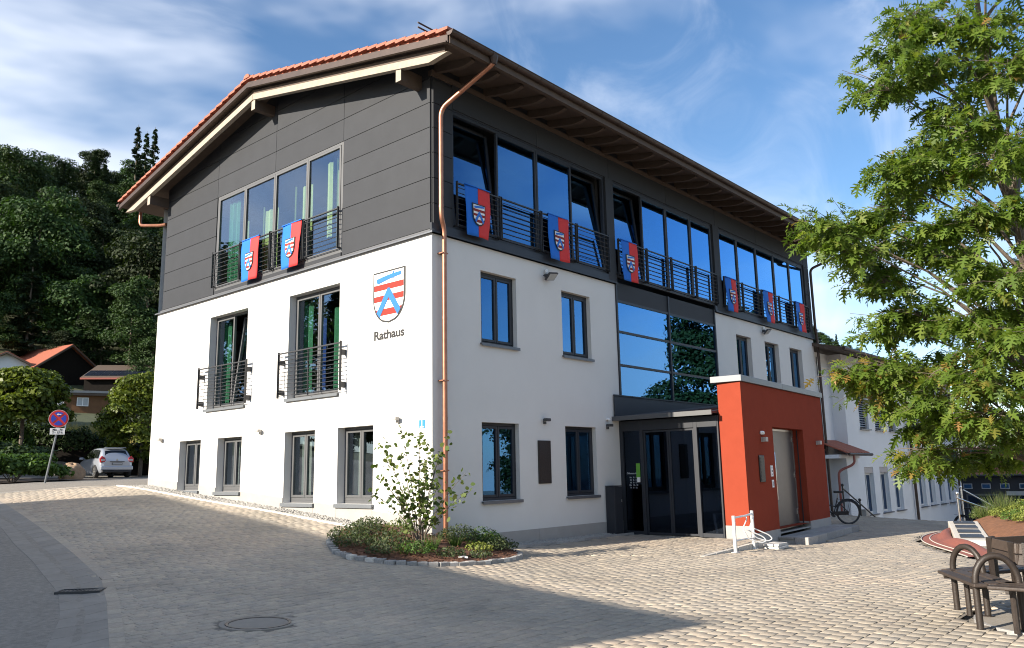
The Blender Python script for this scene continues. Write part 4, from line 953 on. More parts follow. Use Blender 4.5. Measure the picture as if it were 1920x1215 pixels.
gr = thing('tree_grate', 'round dark metal tree grate on the ground inside the bench ring', 'tree grate', (OX, OY, gz))
MB().lathe([(.92, -.05), (.92, .006), (.97, .008), (.97, -.05)], 48).build('rim', M['granite'], gr, smooth=True)
MB().lathe([(.5, -.05), (.5, .002), (.91, .002), (.91, -.05)], 48).build('plate', M['concrete'], gr)
for k in range(60):
    a = k*2*math.pi/60; MB().prism([(.26, -.008), (.49, -.012), (.49, .012), (.26, .008)], lambda p, q, tt, a=a: (p*math.cos(a)-q*math.sin(a), p*math.sin(a)+q*math.cos(a), tt), -.03, .001).build('slat', M['bench'], gr)

# ------------------------------------------------------------------ bicycle rack
rk = thing('bicycle_rack', 'white tubular bicycle rack at the corner of the red portal', 'bicycle rack', (4.28, -4.06, g1(4.28, -4.06)))
MB().tube([(0, 0, 0), (0, 0, .70)], .034, 10).build('post', M['white_worn'], rk); MB().box(-.08, .08, -.05, .05, 0, .012).build('foot_plate', M['white_worn'], rk)
z2 = g1(5.68, -3.8)-rk.location.z
MB().tube([(1.25, .2, z2), (1.25, .2, z2+.78)], .034, 10).build('post', M['white_worn'], rk); MB().box(1.17, 1.33, .15, .25, z2, z2+.012).build('foot_plate', M['white_worn'], rk)
MB().tube([(0, 0, .66), (.8, .13, .66), (1.25, .2, .68)], .02, 8).build('top_bar', M['white_worn'], rk)
MB().tube([(0, 0, .22), (.8, .13, .20), (1.25, .2, .18)], .02, 8).build('bottom_bar', M['white_worn'], rk)
for x, y in ((.55, .09), (1.0, .16)):
    pts = [(x, y, .66), (x+.12, y-.03, .66), (x+.12, y-.05, .6), (x-.05, y-.03, .42), (x+.1, y-.08, .2), (x+.32, y-.25, .12), (x+.42, y-.3, .16), (x+.38, y-.26, .24), (x+.1, y-.02, .40)]
    MB().tube(smooth_path(pts, 4, .08), .013, 7).build('wheel_loop', M['white_worn'], rk)
st = thing('stone_slabs', 'small pile of grey stone slabs on the paving by the bicycle rack', 'slab', (6.1, -4.1, g1(6.1, -4.1)), .1)
for k, (x, y, z) in enumerate(((0, 0, 0), (.35, .12, 0), (.1, .05, .052))): MB().box(x-.3, x+.3, y-.16, y+.16, z, z+.05).build('slab', M['granite_light'], st, bevel=.008)

# ------------------------------------------------------------------ bicycle
def bicycle(loc, rot, label, lean=0):
    t = thing('bicycle', label, 'bicycle', loc, rot, 'bicycles parked on the path'); t.rotation_euler = (lean, 0, rot); r = .35
    def wheel(x):
        n = 28; pts = [(x+r*math.cos(a), 0, r+r*math.sin(a)) for a in [2*math.pi*k/n for k in range(n+1)]]
        w = MB().tube(pts, .02, 8, False).build('wheel', M['black'], t)
        MB().tube([(x+(r-.03)*math.cos(a), 0, r+(r-.03)*math.sin(a)) for a in [2*math.pi*k/n for k in range(n+1)]], .010, 6, False).build('rim', M['lampdark'], w)
        for k in range(18):
            a = 2*math.pi*k/18; MB().tube([(x+.02*math.cos(a+.8), .02*(-1)**k, r+.02*math.sin(a+.8)), (x+(r-.03)*math.cos(a), 0, r+(r-.03)*math.sin(a))], .0016, 4, False).build('spoke', M['steel'], w)
        MB().tube([(x, -.05, r), (x, .05, r)], .022, 8).build('hub', M['steel'], w)
        MB().tube([(x+(r+.035)*math.cos(a), 0, r+(r+.035)*math.sin(a)) for a in [R_(8)+R_(150)*k/14 for k in range(15)]], .018, 6).build('mudguard', M['black'], w)
    wheel(0); wheel(-1.08)
    bb = (-.44, 0, .29); st_ = (-.30, 0, .78); hd = (-.90, 0, .86); hb = (-.93, 0, .66)
    MB().tube([bb, st_], .017, 8).tube([bb, hb], .02, 8).tube([(-.38, 0, .52), hb], .018, 8).tube([(0, .06, r), bb], .011, 7).tube([(0, -.06, r), bb], .011, 7).tube([(0, .06, r), (-.33, 0, .68)], .009, 7).tube([(0, -.06, r), (-.33, 0, .68)], .009, 7).tube([hd, hb], .02, 8).build('frame', M['black'], t)
    MB().tube([hb, (-1.0, .05, .55), (-1.08, .06, r)], .011, 7).tube([hb, (-1.0, -.05, .55), (-1.08, -.06, r)], .011, 7).build('fork', M['black'], t)
    MB().tube([st_, (-.27, 0, .92)], .013, 7).build('seat_post', M['steel'], t)
    MB().prism([(-.16, 0), (-.14, .06), (-.02, .03), (.12, .08), (.15, .04), (.15, -.04), (.12, -.08), (-.02, -.03), (-.14, -.06)][0:9], lambda p, q, tt: (-.25+p*-1.0*-1, q, tt+.02*abs(p)), .92, .985).build('saddle', M['black'], t, bevel=.015)
    MB().tube([hd, (-.90, 0, 1.0), (-.92, .12, 1.04), (-.82, .27, 1.03), (-.70, .29, 1.02)], .011, 7).tube([(-.90, 0, 1.0), (-.92, -.12, 1.04), (-.82, -.27, 1.03), (-.70, -.29, 1.02)], .011, 7).build('handlebar', M['steel'], t)
    MB().tube([(.32, 0, .73), (-.25, .07, .73)], .006, 6).tube([(.32, 0, .73), (-.25, -.07, .73)], .006, 6).tube([(0, .06, r), (.1, .06, .73)], .006, 6).tube([(0, -.06, r), (.1, -.06, .73)], .006, 6).build('carrier', M['black'], t)
    MB().lathe([(.085, -.004), (.085, .004)], 20).build('chainring', M['lampdark'], t).matrix_local = Matrix.Translation(bb) @ Matrix.Rotation(R_(90), 4, 'X')
    MB().box(-.46, .0, -.03, -.022, .27, .38).build('chain_guard', M['black'], t)
    MB().tube([(-.44, -.06, .29), (-.36, -.07, .15)], .008, 6).tube([(-.44, .06, .29), (-.52, .07, .43)], .008, 6).build('cranks', M['steel'], t)
bicycle((14.72, -2.62, g1(14.72, -2.62)), math.atan2(-.754, .657), 'black city bicycle parked behind the red portal', .06)
bicycle((19.6, -4.6, g1(19.6, -4.6)), R_(62), 'dark bicycle half hidden behind the stainless handrail', .05)

# ------------------------------------------------------------------ handrails
def handrail(pts, posts, r, mat, label, balls, name='handrail', h=.95):
    p0 = posts[0]; t = thing(name, label, 'handrail', p0)
    o_ = Vector(p0); MB().tube([Vector(p)-o_ for p in pts], r, 10).build('rail', mat, t)
    for p, hh in [(q, h) for q in posts]:
        q = Vector(p)-o_; MB().tube([q-Vector((0, 0, .4)), q+Vector((0, 0, hh))], r*1.1, 10).build('post', mat, t)
        if balls: MB().lathe([(.004, -r*2.2), (r*1.6, -r*1.4), (r*2.1, 0), (r*1.6, r*1.4), (.004, r*2.2)], 12, tuple(q+Vector((0, 0, hh+r*2)))).build('finial', mat, t, smooth=True)
    return t
handrail([(14.95, -5.58, .19), (16.1, -6.2, -.22), (18.6, -7.5, -1.2)], [(15.0, -5.6, -.66)], .024, M['inox'], 'stainless steel handrail sloping down to the right above the flower bed', True, h=.92)
handrail([(20.6, -4.5, .25), (22.0, -5.3, -.5), (23.5, -6.0, -1.3)], [(20.5, -4.45, -.75)], .024, M['inox'], 'second stainless handrail farther back near the red roofed building', True, h=1.05)
handrail([(18.05, -1.34, .38), (20.3, -1.80, -.88)], [(18.05, -1.34, -.62), (19.05, -1.54, -1.15)], .026, M['black'], 'black steel handrail with ball finials behind the bicycle', True, h=1.05)
bxt = thing('utility_box', 'small grey utility box on posts beside the black handrail', 'utility box', (19.75, -1.45, -1.4))
MB().box(-.22, .22, -.1, .1, .62, 1.0).build('box', M['lampgrey'], bxt, bevel=.01); MB().box(-.16, -.1, -.04, .04, -.3, .62).box(.1, .16, -.04, .04, -.3, .62).build('stand', M['steel'], bxt)

# ------------------------------------------------------------------ red play hollow, concrete trough, flower bed
M['redstone'] = pmat('red_rubber_paving', (.24, .078, .056), .85, .14, 18, .3, 90, stain=.2, stain_scale=2)
M['soil'] = pmat('brown_soil', (.17, .075, .035), .95, .45, 8, 1, 30)
def bez(P_, n=24): 
    o_ = []
    for k in range(n+1):
        t = k/n; q = [Vector((*p, 0)) for p in P_]
        while len(q) > 1: q = [a+(c-a)*t for a, c in zip(q[:-1], q[1:])]
        o_.append(q[0])
    return o_
seat = thing('red_hollow', 'curved red rubber play hollow at the edge of the flower bed', 'play feature', (10.5, -6.6, g1(10.5, -6.6)))
so3 = seat.location
outl = bez([(13.9, -5.55), (11.2, -5.0), (9.9, -6.0), (8.3, -6.9), (6.6, -7.6)], 30); inl = bez([(13.6, -5.9), (12.2, -5.75), (10.6, -6.4), (9.3, -7.3), (7.4, -8.0)], 30)
V_ = []; F_ = []; prof = [(0, .004), (.25, .012), (.5, .016), (.55, .05), (.66, .16), (.8, .22), (.92, .19), (1, .10)]
for i, (a, c) in enumerate(zip(outl, inl)):
    wob = .25+.75*abs(math.sin(i*.21+.6))
    for f, h in prof:
        p = a+(c-a)*f; V_.append((p.x-so3.x, p.y-so3.y, g1(p.x, p.y)-so3.z+h*(.72*wob if f > .5 else 1)))
m_ = len(prof)
for i in range(30):
    for k in range(m_-1): F_.append((i*m_+k, i*m_+k+1, (i+1)*m_+k+1, (i+1)*m_+k))
MB().add(V_, F_).build('surface', M['redstone'], seat, smooth=True)
b = MB()
for f in (.0, .28):
    pts = [(lambda p: (p.x-so3.x, p.y-so3.y, g1(p.x, p.y)-so3.z+.016))(a+(c-a)*f) for a, c in zip(outl, inl)]; b.tube(pts, .014, 5)
b.build('pale_line', M['granite_light'], seat)
tr_ = thing('concrete_trough', 'pale concrete ramp slab with dark square basins beside the red hollow', 'trough', (12.4, -6.35, g1(12.4, -6.35)), math.atan2(-1.2, -4.3))
MB().prism([(-1.9, -.12), (2.0, -.12), (2.0, .06), (-1.9, .26)], lambda p, q, tt: (p, tt, q), -.36, .36).build('slab', M['granite_light'], tr_, bevel=.02)
for k in range(4):
    x0 = -1.7+.92*k; z0 = .26-.2*((x0+1.9)/3.9); z1_ = .26-.2*((x0+.55+1.9)/3.9)
    MB().add([(x0, -.24, z0+.004), (x0+.55, -.24, z1_+.004), (x0+.55, .24, z1_+.004), (x0, .24, z0+.004), (x0, -.24, z0+.03), (x0+.55, -.24, z1_+.03), (x0+.55, .24, z1_+.03), (x0, .24, z0+.03)],
             [(4, 5, 6, 7), (0, 1, 5, 4), (1, 2, 6, 5), (2, 3, 7, 6), (3, 0, 4, 7)]).build('basin', M['rail'], tr_, bevel=.01)
fb = thing('flower_bed', 'raised flower bed of brown soil right of the concrete trough', 'flower bed', (15, -8, g1(15, -8)))
fo = fb.location; nx_, ny_ = 26, 18; V_ = []
for jj in range(ny_+1):
    for ii in range(nx_+1):
        u, v = ii/nx_, jj/ny_; x = 8.6+u*9.5; y = -6.15-.30*0+(-5.6)*v-.0
        ylim = np.interp(x, [8.6, 10.5, 12.4, 14.2, 15.3, 18.1], [-8.1, -7.35, -6.55, -5.95, -5.55, -5.7]); y = ylim-6*v
        V_.append((x-fo.x, y-fo.y, g1(x, y)-fo.z+.02+.50*(1-math.exp(-v*9))*np.interp(x, [8.6, 10, 16, 18.1], [.5, .8, 1, .6])+.04*random.random()))
F_ = [(jj*(nx_+1)+ii, jj*(nx_+1)+ii+1, (jj+1)*(nx_+1)+ii+1, (jj+1)*(nx_+1)+ii) for jj in range(ny_) for ii in range(nx_)]
MB().add(V_, F_).build('soil', M['soil'], fb, smooth=True)

# ------------------------------------------------------------------ annex behind the portal
annex = thing('annex_building', 'white two storey annex in shade behind the red portal', 'building', (22.34, -.2, -1.5))
AO = Vector(annex.location)
mpA = lambda u, d, z: (u-AO.x, -.2+d-AO.y, z-AO.z)
mpA2 = lambda u, d, z: (u-AO.x, .3+d-AO.y, z-AO.z)
wins0 = [(23.9, 25.0), (25.82, 26.92), (27.66, 28.76)]; wins1 = [(31.4, 32.45), (33.05, 34.1), (34.85, 35.9), (36.55, 37.6)]
opsA = [(a, c, -.82, 1.07) for a, c in wins0+wins1]+[(a, c, 2.64, 4.35) for a, c in wins0+wins1]
wall('wall', mpA, 22.34, 39.3, -3.6, 5.6, opsA, .24, M['render_annex'], annex)
wall('wall', mpA2, 20.12, 22.34, -3.6, 5.6, [(20.3, 20.85, -1.2, .85)], .15, M['render_annex'], annex)
MB().mbox(mpA, 22.34, 22.345, 0, .5, -3.6, 5.6).build('wall', M['render_annex'], annex); MB().mbox(mpA, 39.29, 39.3, 0, 9, -3.6, 5.6).build('wall', M['render_annex'], annex)
b = MB(); b.mbox(mpA, 20.3, 39.2, .9, .95, -3, 5.6); b.build('inner_wall', M['inside'], annex)
M['slat'] = pmat('grey_blind_slat', (.40, .41, .42), .5, .05, 6, metal=.2)
M['pvc'] = pmat('white_window_frame', (.62, .63, .63), .5, .03, 6)
M['shut'] = pmat('beige_shutter_box', (.44, .40, .38), .7, .05, 6)
for a, c in wins0+wins1:
    w = MB(); ring(w, mpA, a+.01, c-.01, -.80, .82, .075, .14, .20); w.mbox(mpA, (a+c)/2-.03, (a+c)/2+.03, .14, .2, -.72, .75)
    wo = w.build('window', M['pvc'], annex)
    MB().mbox(mpA, a+.08, c-.08, .165, .172, -.73, .75).build('pane', M['glass_dark'], wo)
    MB().mbox(mpA, a+.01, c-.01, .02, .2, .83, 1.06).build('shutter_box', M['shut'], wo)
    MB().mbox(mpA, a-.06, c+.06, -.1, .14, -.87, -.825).build('sill', M['flash'], wo)
    pleats(mpA, a+.1, c-.1, -.7, .7, .4, M['curtain_w'], wo)
for a, c in wins0+wins1:
    w = MB(); ring(w, mpA, a+.01, c-.01, 2.66, 4.34, .07, .14, .20); wo = w.build('window', M['frame'], annex)
    MB().mbox(mpA, a+.08, c-.08, .165, .172, 2.73, 4.27).build('pane', M['glass_dark'], wo)
    MB().mbox(mpA, a-.06, c+.06, -.1, .14, 2.59, 2.635).build('sill', M['flash'], wo)
    for k in range(17):
        z = 2.72+.095*k; MB().add([mpA(a+.03, .05, z), mpA(c-.03, .05, z), mpA(c-.03, .10, z+.045), mpA(a+.03, .10, z+.045)], [(0, 1, 2, 3)]).build('blind_slat', M['slat'], wo)
b = MB().prism([(-.9, 5.55), (.0, 5.78), (4.5, 7.0), (9.8, 5.5), (9.8, 5.35), (4.5, 6.85), (-.9, 5.4)], lambda p, q, tt: mpA(tt, p, q), 19.95, 39.9); b.build('roof', M['wood_dark'], annex)
MB().tube([mpA(20.0, -.95, 5.5), mpA(39.9, -.95, 5.5)], .07, 8).build('gutter', M['copper_dark'], annex)
for x, m in ((30.35, 'copper_dark'), (38.4, 'copper_dark')): MB().tube([mpA(x, -.9, 5.45), mpA(x, -.12, 4.9), mpA(x, -.12, -3.5)], .065 if x < 31 else .05, 8).build('downpipe', M[m], annex)
MB().tube([mpA2(21.0, -.03, 5.4), mpA2(21.05, -.03, 1.8)], .016, 6).build('lightning_rod', M['rail'], annex)
b = MB(); ring(b, mpA2, 20.32, 20.84, -1.2, .83, .05, .06, .12); do = b.build('door', M['wood_dark'], annex); MB().mbox(mpA2, 20.37, 20.79, .08, .1, -1.2, .78).build('pane', M['glass_dark'], do)
lean = thing('side_porch', 'small side porch with a red tiled lean-to roof between portal and annex', 'porch', (21.4, -.3, -1.5)); LO = Vector(lean.location)
lf = lambda p, q, tt: (p-LO.x, tt-LO.y, q-LO.z)
MB().box(20.95-LO.x, 22.2-LO.x, -.55-LO.y, .28-LO.y, -3-LO.z, 1.42-LO.z).build('wall', M['render_annex'], lean)
MB().box(20.0-LO.x, 22.26-LO.x, -.62-LO.y, .28-LO.y, 1.42-LO.z, 1.56-LO.z).build('cornice', M['render_annex'], lean)
for k in range(8):
    x0 = 20.0+.31*k; MB().prism([(-.95, 1.58), (.28, 2.1), (.28, 2.16), (-.95, 1.65)], lambda p, q, tt: (tt-LO.x, p-LO.y, q-LO.z), x0, x0+.29).build('roof_tile', M['tile'], lean, bevel=.02)
MB().tube([(20.0-LO.x, -1.0-LO.y, 1.56-LO.z), (22.55-LO.x, -1.0-LO.y, 1.56-LO.z)], .055, 8).build('gutter', M['copper_dark'], lean)
M['redpipe'] = pmat('red_brown_pipe', (.26, .07, .05), .5, .1, 8)
MB().tube(smooth_path([(20.5-LO.x, -1.0-LO.y, 1.52-LO.z), (20.5-LO.x, -1.0-LO.y, 1.2-LO.z), (20.15-LO.x, -.5-LO.y, .95-LO.z), (20.15-LO.x, -.5-LO.y, -2-LO.z)]), .045, 8).build('downpipe', M['redpipe'], lean)
# low building with a red roof at the end
low = thing('low_building', 'low dark building with a mossy red tiled roof at the end of the path', 'building', (46, -5, -3.2)); WO = Vector(low.location)
M['oldtile'] = pmat('old_roof_tile', (.24, .075, .045), .85, .3, 10, .5, 40)
b = MB().box(0, 7, -9, 6.3, -1, 3.65); b.build('wall', M['frame'], low)
nrow = 9; ncol = 40
tv = []
for r_ in range(nrow):
    for c_2 in range(ncol):
        x0 = -.55+4.2*r_/nrow; x1 = x0+4.2/nrow*1.1; y0 = -9.4+16.2*c_2/ncol; z0 = 3.62+1.75*r_/nrow; z1_ = z0+1.75/nrow*1.1
        tv += [(x0, y0, z0+.05), (x0, y0+.36, z0+.05), (x1, y0+.36, z1_+.02), (x1, y0, z1_+.02), (x0, y0, z0), (x0, y0+.36, z0)]
tf = [(6*i, 6*i+1, 6*i+2, 6*i+3) for i in range(nrow*ncol)]+[(6*i+4, 6*i+5, 6*i+1, 6*i) for i in range(nrow*ncol)]
tag(MB().add(tv, tf).build('roof_tiles', M['oldtile'], low), kind='stuff')
MB().prism([(-.55, 3.55), (3.65, 5.3), (7.5, 3.6)], lambda p, q, tt: (p, tt, q), -9.4, 6.8).build('roof', M['oldtile'], low)
MB().tube([(-.6, -9.4, 3.6), (-.6, 6.8, 3.6)], .07, 8).build('gutter', M['rail'], low)
M['paleblue'] = pmat('pale_blue_awning', (.12, .28, .55), .7, .1, 4)
for k in range(5): 
    wo = MB().box(-.06, -.02, 5.7-1.0*k, 6.2-1.0*k, 2.8, 3.12).build('window', M['slat'], low); MB().box(-.08, -.061, 5.75-1.0*k, 6.15-1.0*k, 2.85, 3.07).build('pane', M['glass'], wo)
for k in range(6):
    wo = MB().box(-.05, -.01, 4.3-2.0*k, 6.1-2.0*k, -.5, 2.5).build('window', M['frame_grey'], low); MB().box(-.07, -.051, 4.4-2.0*k, 6.0-2.0*k, -.4, 2.4).build('pane', M['glass_dark'], wo)
MB().box(-.25, -.02, -2.5, 2.1, 2.75, 3.1).build('awning', M['paleblue'], low)
MB().box(-.10, -.08, 2.3, 3.9, 2.42, 2.66).build('nameplate', M['slat'], low); MB().box(-.10, -.08, -.3, .1, 1.0, 1.5).build('notice', M['em_white'], low)

# ------------------------------------------------------------------ things on the left: sign, boulder, car
sg = thing('road_sign', 'round no stopping sign with a white arrow on a leaning grey pole', 'road sign', (.1, 19.2, g1(.1, 19.2)-.05), R_(-21))
vx = -.055
pole = MB().tube([(-.25, 0, 0), (.02, 0, 1.95)], .032, 8).build('pole', M['zinc'], sg)
MB().tube([(.0, 0, 1.8), (.02, 0, 2.55)], .032, 8).build('pole', M['zinc'], sg)
def disc(r0, r1, y, z, n=36): 
    b_ = MB(); b_.prism([(r1*math.cos(2*math.pi*k/n), r1*math.sin(2*math.pi*k/n)) for k in range(n)], lambda p, q, tt: (p+.02, tt, q+z), y, y+.004); return b_
MB().prism([(.31*math.cos(2*math.pi*k/36), .31*math.sin(2*math.pi*k/36)) for k in range(36)], lambda p, q, tt: (p+.02, tt, q+2.25), -.045, -.035).build('plate', M['white'], sg)
disc(0, .30, -.052, 2.25).build('red_ring', M['signred'], sg)
for k in range(4):
    a0 = R_(45+90*k); pts = [(.045*math.cos(a0+R_(45)), .045*math.sin(a0+R_(45)))] if 0 else []
    am = R_(90*k); arc = [(.235*math.cos(am+a), .235*math.sin(am+a)) for a in [R_(-37+74*i/10) for i in range(11)]]
    MB().prism([(.06*math.cos(am), .06*math.sin(am))]+arc, lambda p, q, tt: (p+.02, tt, q+2.25), -.058, -.054).build('blue_field', M['signdeep'], sg)
MB().prism([(-.07, .15), (-.02, .19), (-.02, .165), (.07, .165), (.07, .135), (-.02, .135), (-.02, .11)], lambda p, q, tt: (p+.02, tt, q+2.25), -.064, -.060).build('arrow', M['white'], sg)
MB().box(-.22, .24, -.05, -.04, 1.70, 1.92).build('extra_plate', M['white'], sg)
text_mesh('lettering', 'Mo - Fr', .10, M['text'], sg, face_m((.01, -.053, 1.83), (1, 0, 0), (0, 0, 1)), .001)
text_mesh('lettering', '7 - 17 h', .10, M['text'], sg, face_m((.01, -.053, 1.735), (1, 0, 0), (0, 0, 1)), .001)
M['rock'] = pmat('sandstone_boulder', (.30, .20, .12), .9, .3, 5, 1, 8, stain=.4, stain_scale=3, stain_col=(.36, .30, .24))
bo_ = thing('boulder', 'rounded brown boulder at the roadside in front of the hedge', 'boulder', (3.73, 27.27, g1(3.73, 27.27)-.08))
V_ = []; nu, nv = 22, 14
for j_ in range(nv+1):
    ph = math.pi*j_/nv
    for i in range(nu):
        th = 2*math.pi*i/nu; d = 1+.13*math.sin(3*th+1.2)*math.sin(ph)+.10*math.sin(5*th+2.7*ph)+.08*math.cos(4*ph+2*th)+.04*random.random()
        V_.append((.50*d*math.sin(ph)*math.cos(th), .42*d*math.sin(ph)*math.sin(th), .32+.46*d*math.cos(ph)))
F_ = [(j_*nu+i, j_*nu+(i+1) % nu, (j_+1)*nu+(i+1) % nu, (j_+1)*nu+i) for j_ in range(nv) for i in range(nu)]
MB().add(V_, F_).build('stone', M['rock'], bo_, smooth=True)

# parked car, built from cross-sections
M['carpaint'] = pmat('silver_car_paint', (.36, .39, .44), .3, .02, 3, metal=.4, coat=.6)
M['carglass'] = glassmat('car_glass', (.10, .11, .12), .06, 4, .9)
M['cartrim'] = pmat('black_plastic', (.02, .02, .022), .6, .1, 10)
M['taillight'] = pmat('red_tail_light', (.42, .012, .012), .2, .1, 10, coat=.5)
M['tyre'] = pmat('tyre_rubber', (.018, .018, .018), .85, .15, 20)
car = thing('parked_car', 'silver compact hatchback parked facing away before the dark hedge', 'car', (8.25, 34.9, g1(8.25, 34.9)), R_(86))
# local +X forward, rear at x=-1.9
def sect(x, zb_, zbelt, ztp, wb, wt): return x, zb_, zbelt, ztp, wb, wt
S_ = [(-1.92, .42, .80, .86, .66, .60), (-1.86, .30, .92, .98, .80, .70), (-1.70, .24, .97, 1.22, .86, .66), (-1.45, .22, .98, 1.50, .88, .64), (-1.1, .2, .98, 1.575, .885, .64), (-.4, .2, .97, 1.60, .885, .65), (.3, .2, .95, 1.54, .885, .63), (.75, .2, .93, 1.33, .88, .62), (1.05, .2, .91, 1.08, .87, .64), (1.35, .22, .86, .92, .85, .68), (1.75, .26, .72, .78, .78, .60), (1.93, .34, .58, .62, .62, .5)]
V_ = []; F_ = []
for x, z0, zl, z1_, wb, wt in S_:
    half = [(wb*.86, z0), (wb*.97, z0+.12), (wb, (z0+zl)/2), (wb*.985, zl-.05), (wb*.95, zl), ((wb*.93+wt)/2, (zl+z1_)/2), (wt, z1_-.05 if z1_-zl > .15 else z1_-.01), (wt*.8, z1_)]
    V_ += [(x, -y, z) for y, z in half]+[(x, y, z) for y, z in half[::-1]]
k_ = 16
for i in range(len(S_)-1):
    for q in range(k_-1): F_.append((i*k_+q, i*k_+q+1, (i+1)*k_+q+1, (i+1)*k_+q))
F_ += [tuple(range(k_)), tuple(range((len(S_)-1)*k_+k_-1, (len(S_)-1)*k_-1, -1))]
bd = MB().add(V_, F_).build('body', M['carpaint'], car, smooth=True); sb = bd.modifiers.new('sub', 'SUBSURF'); sb.levels = 2; sb.render_levels = 2
for s in (-1, 1):
    for a in ([(-1.52, 1.02), (-1.15, 1.03), (-1.10, 1.46), (-1.32, 1.42)], [(-1.08, 1.03), (-.32, 1.02), (-.32, 1.50), (-1.04, 1.47)], [(-.27, 1.02), (.72, 1.0), (.30, 1.36), (-.05, 1.47), (-.27, 1.49)]):
        MB().prism(a, lambda p, q, tt, s=s: (p, s*(.895-.50*(q-1.0)+tt-.012), q), 0, .012).build('side_window', M['carglass'], car)
    MB().lathe([(.2, -.08), (.29, -.1), (.31, -.06), (.31, .06), (.29, .1), (.2, .08)], 24).build('tyre', M['tyre'], car, smooth=True).matrix_local = Matrix.Translation((-1.22, s*.80, .31)) @ Matrix.Rotation(R_(90), 4, 'X')
    MB().lathe([(.2, -.08), (.29, -.1), (.31, -.06), (.31, .06), (.29, .1), (.2, .08)], 24).build('tyre', M['tyre'], car, smooth=True).matrix_local = Matrix.Translation((1.28, s*.80, .31)) @ Matrix.Rotation(R_(90), 4, 'X')
    for x in (-1.22, 1.28):
        rb = MB().lathe([(.05, .085), (.05, .1), (.03, .105)], 12)
        for k in range(6):
            a = k*math.pi/3; rb.prism([(.03, -.02), (.2, -.03), (.2, .03), (.03, .02)], lambda p, q, tt, a=a: (p*math.cos(a)-q*math.sin(a), p*math.sin(a)+q*math.cos(a), tt), .075, .1)
        rb.lathe([(.185, .07), (.205, .1), (.215, .1), (.215, .05)], 24)
        rb.build('rim', M['steel'], car).matrix_local = Matrix.Translation((x, s*.80, .31)) @ Matrix.Rotation(R_(-90*s), 4, 'X')
        MB().prism([(x+.37*math.cos(a), .31+.37*math.sin(a)) for a in [math.pi*k/12 for k in range(13)]]+[(x-.33, .31), (x+.33, .31)][::1], lambda p, q, tt, s=s: (p, s*(.885+tt), q), -.10, .004).build('wheel_arch', M['cartrim'], car)
    MB().prism([(s*.83, .78), (s*.56, .80), (s*.60, 1.02), (s*.74, 1.12), (s*.86, .98)], lambda p, q, tt: (-1.90+tt+.30*max(0, q-.95), p, q), -.02, .12).build('tail_light', M['taillight'], car, bevel=.01)
    MB().prism([(s*.80, .86), (s*.63, .87), (s*.64, .95), (s*.80, .95)], lambda p, q, tt: (-1.925+tt, p, q), -.005, .02).build('reverse_light', M['lens'], car)
    MB().box(.62, .82, s*.90-.03 if s > 0 else -1.06, 1.06 if s > 0 else -.87, .98, 1.10).build('mirror', M['carpaint'], car, bevel=.03)
MB().prism([(-.60, 1.0), (.60, 1.0), (.52, 1.40), (-.52, 1.40)], lambda p, q, tt: (-1.90+(q-.9)*.72+tt, p, q), -.01, .004).build('rear_window', M['carglass'], car)
MB().box(-1.985, -1.84, -.82, .82, .38, .60).build('bumper', M['carpaint'], car, bevel=.05)
MB().box(-1.96, -1.8, -.72, .72, .26, .37).build('bumper_insert', M['cartrim'], car, bevel=.03)
MB().box(-1.955, -1.935, -.26, .26, .66, .77).build('plate_recess', M['cartrim'], car); MB().box(-1.965, -1.956, -.24, .24, .675, .755).build('number_plate', M['slat'], car)
MB().box(-1.965, -1.93, -.36, .36, .80, .835).build('handle_strip', M['cartrim'], car)
MB().lathe([(.055, 0), (.06, .01), (.04, .018)], 16).build('badge', M['steel'], car).matrix_local = Matrix.Translation((-1.915, 0, .925)) @ Matrix.Rotation(R_(-90), 4, 'Y')
MB().prism([(-.55, 1.545), (.55, 1.545), (.5, 1.575), (-.5, 1.575)], lambda p, q, tt: (-1.52+tt, p, q), -.1, .2).build('spoiler', M['carpaint'], car, bevel=.01)

# ------------------------------------------------------------------ houses up the slope
M['brownwall'] = pmat('brown_timber_wall', (.15, .07, .03), .85, .25, 2, .3, 12)
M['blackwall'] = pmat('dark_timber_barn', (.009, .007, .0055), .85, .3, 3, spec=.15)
M['solar'] = pmat('solar_module', (.012, .016, .03), .18, .1, 3)
def house(name, label, loc, rot, W, D, zb_, ze, za, wallm, roofm, over=.5, windows=(), cat='house'):
    t = thing(name, label, cat, loc, rot)
    MB().prism([(-W/2, zb_), (W/2, zb_), (W/2, ze), (0, za), (-W/2, ze)], lambda p, q, tt: (p, tt, q), 0, D).build('wall', wallm, t)
    k = (za-ze)/(W/2)
    for s in (-1, 1):
        e = (W/2+over); r_ = MB().prism([(0, za+.28), (s*e, za+.28-k*e), (s*e, za+.1-k*e), (0, za+.1)], lambda p, q, tt: (p, tt, q), -over, D+over).build('roof', roofm, t)
        MB().prism([(0, za+.2), (s*e, za+.2-k*e), (s*e, za-.02-k*e), (0, za-.02)], lambda p, q, tt: (p, tt, q), -over-.06, -over-.01).build('bargeboard', M['wood_dark'], t)
    for x0, x1, z0, z1_, m in windows:
        w = MB(); ring(w, mpL, x0, x1, z0, z1_, .08, -.06, .0); wo = w.build('window', M['em_white'] if m != 'd' else M['cartrim'], t)
        MB().box(x0+.08, x1-.08, -.04, -.02, z0+.08, z1_-.08).build('pane', M['glass_dark'] if m == 'd' else M['curtain_w'], wo)
    return t
FR = R_(-20)
house('white_house', 'white gabled house with a red tiled roof on the slope at the left edge', (22.6, 100, 10), FR, 8.0, 12, -3, 4.6, 6.75, M['render_annex'], M['tile'], .6, [(-1.1, .0, 4.0, 4.9, 'd'), (1.2, 2.1, 1.2, 2.4, 'w')])
